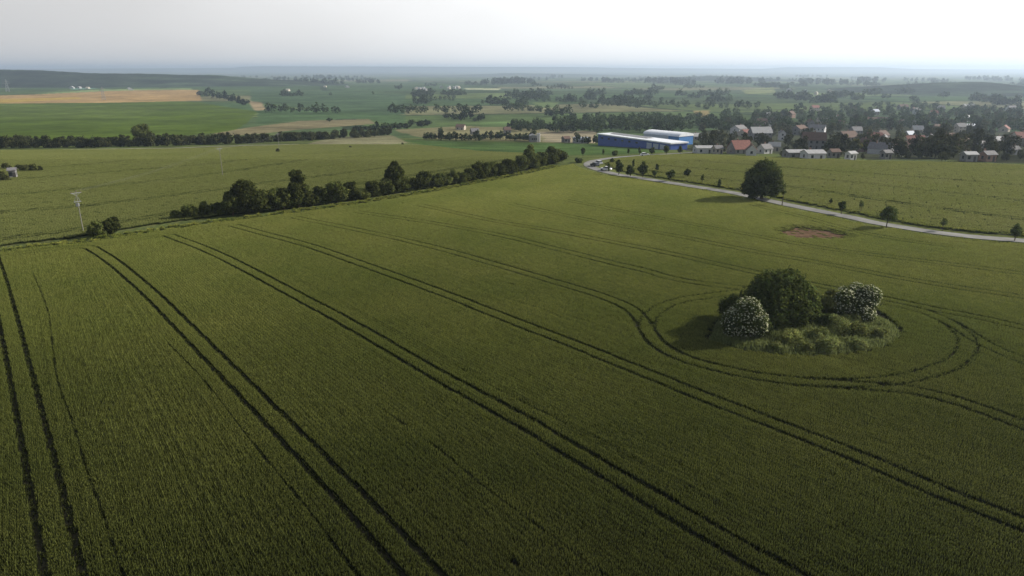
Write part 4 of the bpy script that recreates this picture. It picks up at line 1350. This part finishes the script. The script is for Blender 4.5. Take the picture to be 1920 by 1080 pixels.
VIL = [  # base x, y, width px, wall, roof, turn, storeys, pitch, label, category
    (1523, 299, 35, 'white_wall', 'pale_roof', .12, 1, .35, 'white garage like house with a low pale roof at the village field edge', 'house'),
    (1489, 297, 36, 'grey_wall', 'pale_roof', .06, 1, .25, 'long low pale shed attached to the left of the white garage like house', 'shed'),
    (1386, 288, 36, 'grey_wall', 'red_roof', .25, 1, .95, 'grey house with a faded red tiled roof behind the big roadside tree', 'house'),
    (1408, 291, 22, 'white_wall', 'brown_roof', 1.3, 1, 1.0, 'white house with a steep dark gable next to the faded red roof', 'house'),
    (1433, 288, 22, 'white_wall', 'grey_roof', .5, 1, .8, 'white walled house with a grey roof right of the steep dark gable', 'house'),
    (1451, 283, 20, 'cream_wall', 'pale_roof', -.3, 1, .8, 'pale roofed cottage behind the white walled house', 'house'),
    (1424, 262, 38, 'grey_wall', 'pale_roof', .1, 2, .9, 'large house with a broad pale roof among dark trees', 'house'),
    (1465, 263, 14, 'white_wall', 'grey_roof', 1.4, 2, .9, 'house showing a bright white gable above the village front row', 'house'),
    (1503, 272, 12, 'white_wall', 'brown_roof', 1.2, 1, .8, 'small house with a white gable deep among the trees', 'house'),
    (1305, 262, 16, 'grey_wall', 'pale_roof', .2, 1, .8, 'pale roofed house just right of the blue halls', 'house'),
    (1318, 287, 32, 'white_wall', 'pale_roof', .05, 1, .25, 'long low white building right of the blue hall', 'shed'),
    (1345, 288, 16, 'cream_wall', 'grey_roof', .3, 1, .7, 'small cream house between the long low building and the red roof', 'house'),
    (1594, 300, 16, 'white_wall', 'pale_roof', .4, 1, .5, 'small white hut at the field edge right of the garage like house', 'hut'),
    (1562, 296, 18, 'grey_wall', 'brown_roof', .2, 1, .6, 'low brown roofed shed between the two white buildings at the field edge', 'shed'),
    (1712, 275, 36, 'cream_wall', 'red_roof', .1, 1, .9, 'long house with the brightest red tiled roof in the village', 'house'),
    (1704, 258, 15, 'grey_wall', 'shutter', .3, 1, .9, 'house with a bluish roof above the long red roof', 'house'),
    (1719, 248, 18, 'cream_wall', 'pale_roof', -.2, 1, .9, 'pale house higher up the slope behind the bluish roof', 'house'),
    (1744, 264, 14, 'white_wall', 'grey_roof', .9, 1, .8, 'small white house right of the long red roof', 'house'),
    (1812, 228, 10, 'white_wall', 'white_roof', .6, 2, .8, 'bright white house high in the village', 'house'),
    (1818, 241, 16, 'grey_wall', 'white_roof', .1, 1, .5, 'house with a bright white flat pitched roof below the bright white house', 'house'),
    (1798, 248, 18, 'cream_wall', 'grey_roof', .2, 2, .8, 'grey roofed cream house beside the bright white roof', 'house'),
    (1815, 302, 22, 'grey_wall', 'pale_roof', .05, 1, .45, 'grey shed with a pale roof at the right field edge of the village', 'shed'),
    (1850, 302, 22, 'brick_wall', 'grey_roof', .2, 1, .6, 'brick house with a grey roof at the right field edge of the village', 'house'),
    (1872, 270, 22, 'cream_wall', 'pale_roof', .1, 1, .7, 'pale roofed house in the right part of the village', 'house'),
    (1906, 262, 18, 'grey_wall', 'brown_roof', -.2, 1, .8, 'brown roofed house at the right edge of the photograph', 'house'),
    (1840, 280, 20, 'grey_wall', 'grey_roof', .4, 1, .8, 'slate roofed grey house behind the field edge sheds on the right', 'house'),
    (1898, 290, 18, 'white_wall', 'grey_roof', .3, 1, .7, 'white cottage at the right edge between trees', 'house'),
    (1527, 208, 16, 'cream_wall', 'red_roof', .3, 2, .8, 'pinkish roofed house at the upper end of the village', 'house'),
    (1445, 220, 18, 'grey_wall', 'pale_roof', .1, 1, .8, 'pale roofed house at the upper left end of the village', 'house'),
    (1692, 206, 18, 'grey_wall', 'brown_roof', .2, 2, .8, 'brown roofed house on the skyline of the village', 'house'),
    (1816, 204, 22, 'cream_wall', 'pale_roof', .0, 2, .6, 'long pale block on the far skyline of the village', 'house'),
    (1895, 209, 16, 'white_wall', 'grey_roof', .2, 2, .8, 'white house at the far right skyline of the village', 'house'),
    (1604, 250, 20, 'grey_wall', 'grey_roof', .2, 1, .8, 'wide grey roofed house above the yellow green trees', 'house'),
    (1755, 232, 14, 'grey_wall', 'brown_roof', .5, 1, .8, 'small brown house in the upper middle of the village', 'house'),
    (1540, 232, 18, 'cream_wall', 'grey_roof', -.1, 1, .8, 'cream house with a grey roof in the upper left trees', 'house'),
    (1573, 224, 12, 'white_wall', 'brown_roof', .2, 1, .8, 'small white house with a brown roof in the upper trees', 'house'),
    (1660, 298, 16, 'grey_wall', 'grey_roof', .3, 1, .6, 'low grey shed at the field edge below the red roof', 'shed'),
    (1640, 216, 12, 'grey_wall', 'shutter', .3, 2, .8, 'bluish roofed house near the top of the village', 'house')]
for (x, y, w, wl, rf, rz, st, pi, lab, cat) in VIL:
    house(x, y, w, wl, rf, rz, lab, cat, st, None, pi, 'houses of the village', 'shed' if cat in ('shed', 'hut') else 'house', chimney=cat == 'house')

HALF = []
def filler_houses():
    r = random.Random(21)
    looks = [('grey_wall', 'brown_roof', 'brown roofed grey house half hidden by the trees of the village'),
             ('cream_wall', 'red_roof', 'red roofed cream house half hidden by the trees of the village'),
             ('white_wall', 'grey_roof', 'grey roofed white house half hidden by the trees of the village'),
             ('brick_wall', 'brown_roof', 'brown roofed brick house half hidden by the trees of the village')]
    n = 0
    while n < 44:
        y = r.uniform(207, 290)
        x = r.uniform(np.interp(y, [206, 225, 240, 260, 275, 290], [1500, 1430, 1380, 1340, 1345, 1480]), 1990)
        if y > np.interp(x, [1290, 1400, 1600, 1800, 2040], [278, 281, 288, 293, 298]) or any(abs(x - q[0]) < 20 and abs(y - q[1]) < 9 for q in VIL):
            continue
        wl, rf, lab = looks[n % 4]
        p = gp(x, y)
        house(x, y, r.uniform(9, 14) / metres(1, p), wl, rf, r.uniform(-.6, .9) + (1.57 if r.random() < .3 else 0), lab, 'house', 1 if r.random() < .7 else 2, None, r.uniform(.6, 1.0), 'half hidden houses of the village')
        HALF.append((x, y, 9 / metres(1, p)))
        n += 1
filler_houses()

# ------------------------------------------------------------------ village trees, the dark belt, far trees
FAR = {}
def far_set(key, mat, sizes, leaves, leaf, n=6, z0=.5):
    FAR[key] = [far_tree(key, w, h, 700 + 13 * i + len(key), mat, leaves, leaf, z0, n) for i, (w, h) in enumerate(sizes)]
far_set('village_tree', 'village_leaf', ((8, 8.5), (7, 10), (9, 8), (6, 7)), 620, .75, 8)
far_set('yellow_tree', 'yellow_leaf', ((8, 8.0), (7, 7.0)), 620, .7, 8)
far_set('belt_bush', 'belt_leaf', ((8, 6.5), (7, 7.5), (9, 6)), 700, .7, 8, .0)
far_set('valley_tree', 'wood_leaf', ((10, 9), (12, 8), (9, 11)), 260, 1.5, 6, .3)

def put(key, p, s, label, cat, group, sz=None):
    o = bpy.data.objects.new(key, random.choice(FAR[key]))
    COL.objects.link(o)
    place(o, p, s, None, sz)
    return tag(o, label, cat, group)

def village_trees():
    r = random.Random(3)
    taken = [(x, y, w) for (x, y, w, *_) in VIL] + HALF
    n = 0
    tries = 0
    while n < 190 and tries < 12000:
        tries += 1
        y = 206 + 92 * r.random() ** .85
        lo = np.interp(y, [206, 225, 240, 260, 275, 290, 298], [1480, 1420, 1300, 1292, 1300, 1345, 1560])
        x = r.uniform(lo, 2040)
        if y > np.interp(x, [1290, 1400, 1600, 1800, 2040], [284, 287, 294, 299, 304]):
            continue
        # leave the fronts of the houses open
        if any(abs(x - hx) < hw * .5 + 3 and 0 < y - hy < 10 for hx, hy, hw in taken):
            continue
        p = gp(x, y)
        s = r.uniform(.8, 1.3)
        put('village_tree', p, s, 'dark green tree standing among the village houses', 'tree', 'trees among the village houses')
        n += 1
    for k in range(34):      # the tall trees that close the village off behind its front row
        x = r.uniform(1535, 1960)
        y = np.interp(x, [1400, 1600, 1800, 2040], [284, 291, 295, 299]) + r.uniform(-16, 0)
        if any(abs(x - hx) < hw * .5 and -1 < y - hy < 9 for hx, hy, hw in taken):
            continue
        put('village_tree', gp(x, y), r.uniform(.75, 1.1), 'tall dark tree closing the village off behind its front row of houses', 'tree', 'tall trees behind the front row of the village')
    k = 0
    while k < 46:
        x = r.uniform(1300, 2000)
        y = np.interp(x, [1290, 1400, 1600, 1800, 2040], [285, 291, 298, 303, 307]) + r.uniform(-7, 0)
        if any(abs(x - hx) < hw * .5 and -2 < y - hy < 14 for hx, hy, hw in taken):
            continue
        put('village_tree', gp(x, y), r.uniform(.25, .5), 'low dark garden bush along the field edge of the village', 'bush', 'garden bushes of the village')
        k += 1
    for x, y, s, lab in ((1578, 275, 1.0, 'yellow green tree above the low sheds, left of its broader neighbour'), (1600, 287, 1.05, 'yellow green tree right at the field edge of the village, left of two'),
                         (1621, 285, .95, 'yellow green tree right at the field edge of the village, right of two'), (1310, 222, 1.3, 'small yellowish tree group crown above the dark wood behind the blue hall')):
        put('yellow_tree', gp(x, y), s, lab, 'tree', 'yellow green trees of the village')
village_trees()

def dark_belt():
    r = random.Random(8)
    xs = list(np.arange(-70, 735, 9.0))
    for x in xs:
        y = np.interp(x, [-70, 0, 150, 300, 450, 560, 640, 735], [280, 278, 277, 274, 269, 264, 259, 254]) + r.uniform(-1.2, .8)
        put('belt_bush', gp(x + r.uniform(-4, 4), y), r.uniform(.78, 1.1), 'dark bush in the long belt along the farm lane below the green field', 'bush', 'bushes of the dark belt along the farm lane', r.uniform(.8, 1.15))
    t = make_tree('broadleaf_tree', 13, 14, 1, 10, 2600, .8, 'hedge_leaf', 171, .3, 'single tall round tree rising above the dark belt before the green field', 'tree')
    place(t, gp(269, 273), 1, .3)
    # bushes round the hut at the left edge
    for k, (x, y, s) in enumerate(((4, 340, .55), (12, 318, .42), (35, 319, .35), (47, 321, .4), (62, 322, .42), (76, 322, .3), (-10, 330, .6))):
        put('belt_bush', gp(x, y), s, 'low dark bush near the grey hut at the left edge of the pale field', 'bush', 'bushes near the hut')
    # lone bushes in the pale field
    for (x, y, s, lab) in ((521, 286, .33, 'lone low bush beside the farthest power pole in the pale field'), (657, 278, .25, 'tiny lone bush on the crest of the pale field'), (755, 272, .25, 'tiny dark bush at the far right crest of the pale field')):
        put('belt_bush', gp(x, y), s, lab, 'bush', None)
dark_belt()

def valley_trees():
    r = random.Random(5)
    grp = 'scattered trees of the valley'
    lab = 'small hazy tree scattered over the valley fields'
    # the copse at the corner of the straw coloured field
    for k, (x, y) in enumerate(((376, 180), (388, 182), (400, 184), (412, 186), (424, 188), (436, 191), (448, 195), (458, 198), (392, 179), (416, 184))):
        put('valley_tree', gp(x, y), r.uniform(1.5, 2.1), 'dark tree of the copse at the right corner of the straw coloured field', 'tree', 'copse by the straw coloured field')
    pts = []
    def row(x0, y0, x1, y1, n, j=1.0):
        for i in range(n):
            t = (i + r.uniform(-.3, .3)) / max(1, n - 1)
            pts.append((x0 + (x1 - x0) * t, y0 + (y1 - y0) * t + r.uniform(-j, j)))
    row(502, 211, 635, 213, 12, .6); row(735, 213, 800, 213, 8, .6); row(820, 212, 900, 214, 9, 1.5)
    row(735, 240, 765, 240, 6, 3); row(668, 246, 730, 243, 7, 2); row(775, 236, 800, 238, 3); row(835, 222, 905, 226, 10, 3)
    row(955, 240, 1030, 243, 12, 3); row(950, 208, 1015, 210, 9, 2); row(1028, 216, 1070, 215, 8, 4); row(790, 188, 850, 189, 8, .5)
    row(1090, 203, 1280, 200, 20, 3); row(980, 190, 1090, 192, 10, 1.5); row(1290, 203, 1420, 205, 10, 3); row(905, 261, 1000, 265, 12, 1.2); row(800, 262, 900, 264, 12, 1)
    row(1085, 268, 1115, 270, 4, 1)
    for x, y in ((618, 228), (826, 248), (827, 262), (804, 234), (535, 178), (700, 178), (620, 180), (1130, 190), (1200, 188), (905, 196), (1060, 188)):
        pts.append((x, y))
    far_pts = [(x, y) for x, y in pts if gp(x, y).y > 1000]
    for x, y in pts:
        p = gp(x, y)
        if p.y > 1000:
            continue
        put('valley_tree', p, r.uniform(.7, 1.25) * np.interp(p.y, [500, 1100, 3000], [.62, 1.0, 1.5]), lab, 'tree', grp)
    # the far wood behind the blue hall reads as one mass
    V, F, T = [], [], []
    nb = 0
    def mass(pts):
        nonlocal nb
        for (x, y, s) in pts:
            p = gp(x, y)
            v, f, t = leaf_cloud(crown_lobes(11 * s, 11 * s, .3, 5, r.randint(0, 999)), 150, 1.6 * s, r.randint(0, 9999), .3)
            V.append(v + np.array(p)); F.append(f + nb); T.append(t * r.uniform(.75, 1.25)); nb += len(v)
    mass([(x, y, r.uniform(.9, 1.5)) for x, y in far_pts])
    mass([(r.uniform(1040, 1345), y, r.uniform(.8, 1.1)) for y in np.linspace(226, 250, 150)])
    mass([(r.uniform(960, 1060), y, r.uniform(.6, .9)) for y in np.linspace(236, 247, 30)])
    mass([(r.uniform(1330, 1480), y, r.uniform(.8, 1.1)) for y in np.linspace(214, 250, 60)])
    mass([(r.uniform(1480, 2050), y, r.uniform(.7, 1.1)) for y in np.linspace(200, 246, 300)])
    for k in range(46):      # long woods far out, seen as thin dark bands
        x, y = r.uniform(430, 2000), 145 + 15 * r.random()
        n, s = r.randint(5, 14), r.uniform(1.8, 3.2)
        mass([(x + i * r.uniform(4, 7), y + r.uniform(-.3, .3), s * r.uniform(.8, 1.1)) for i in range(n)])
    # hedges and woods of the valley floor, smaller and smaller with distance
    for k in range(70):
        x, y = r.uniform(760 if r.random() < .85 else 480, 2000), 160 + 38 * r.random()
        n = r.randint(3, 9)
        dx = r.uniform(4, 7)
        mass([(x + i * dx, y + r.uniform(-.5, .5), r.uniform(1.0, 2.0)) for i in range(n)])
    ob = mesh_np('woodland', np.vstack(V), np.vstack(F), M['wood_leaf'], np.vstack(T))
    tag(ob, 'dark distant woods and hedges behind the blue hall and over the valley', 'woodland', kind='stuff')
valley_trees()

# far villages: pale specks of houses on the valley floor
def hamlet():
    r = random.Random(12)
    me = None
    spots = [(650 + r.uniform(-6, 6), 164) for _ in range(3)] + [(790 + r.uniform(-12, 12), 169 + r.uniform(-2, 2)) for _ in range(5)] + [(845 + r.uniform(-18, 18), 166 + r.uniform(-2, 2)) for _ in range(7)] \
        + [(535, 173), (540, 171), (610, 164), (1480, 170), (1495, 178), (1510, 172), (1530, 176), (1555, 172), (1590, 174), (135, 166), (150, 166), (165, 167), (242, 168), (246, 170)]
    for x, y in spots:
        p = gp(x, y)
        w = r.uniform(9, 17)
        b = MB().prism([(-w / 2, -4), (w / 2, -4), (w / 2, 4), (0, 4 + w * .3), (-w / 2, 4)], -5, 5)
        o = b.build('farmhouse', M['cream_wall' if r.random() < .4 else 'pale_roof'])
        o.location = p
        o.rotation_euler.z = r.uniform(0, 3.1)
        tag(o, 'tiny pale building far out in the hazy valley', 'building', 'far buildings of the valley')
hamlet()

# ------------------------------------------------------------------ haze
def haze():
    m, t = new_mat('haze')
    o = N(t, 'ShaderNodeOutputMaterial')
    v = N(t, 'ShaderNodeVolumePrincipled')
    v.inputs['Color'].default_value = (.64, .79, .97, 1)
    v.inputs['Density'].default_value = .00011
    v.inputs['Anisotropy'].default_value = 0.35
    t.links.new(v.outputs['Volume'], o.inputs['Volume'])
    ob = MB().box(-30000, 30000, -1500, 27000, -70, 134).build('haze', m)
    tag(ob, 'thin blue summer haze lying over the valley', 'haze', kind='stuff')
haze()
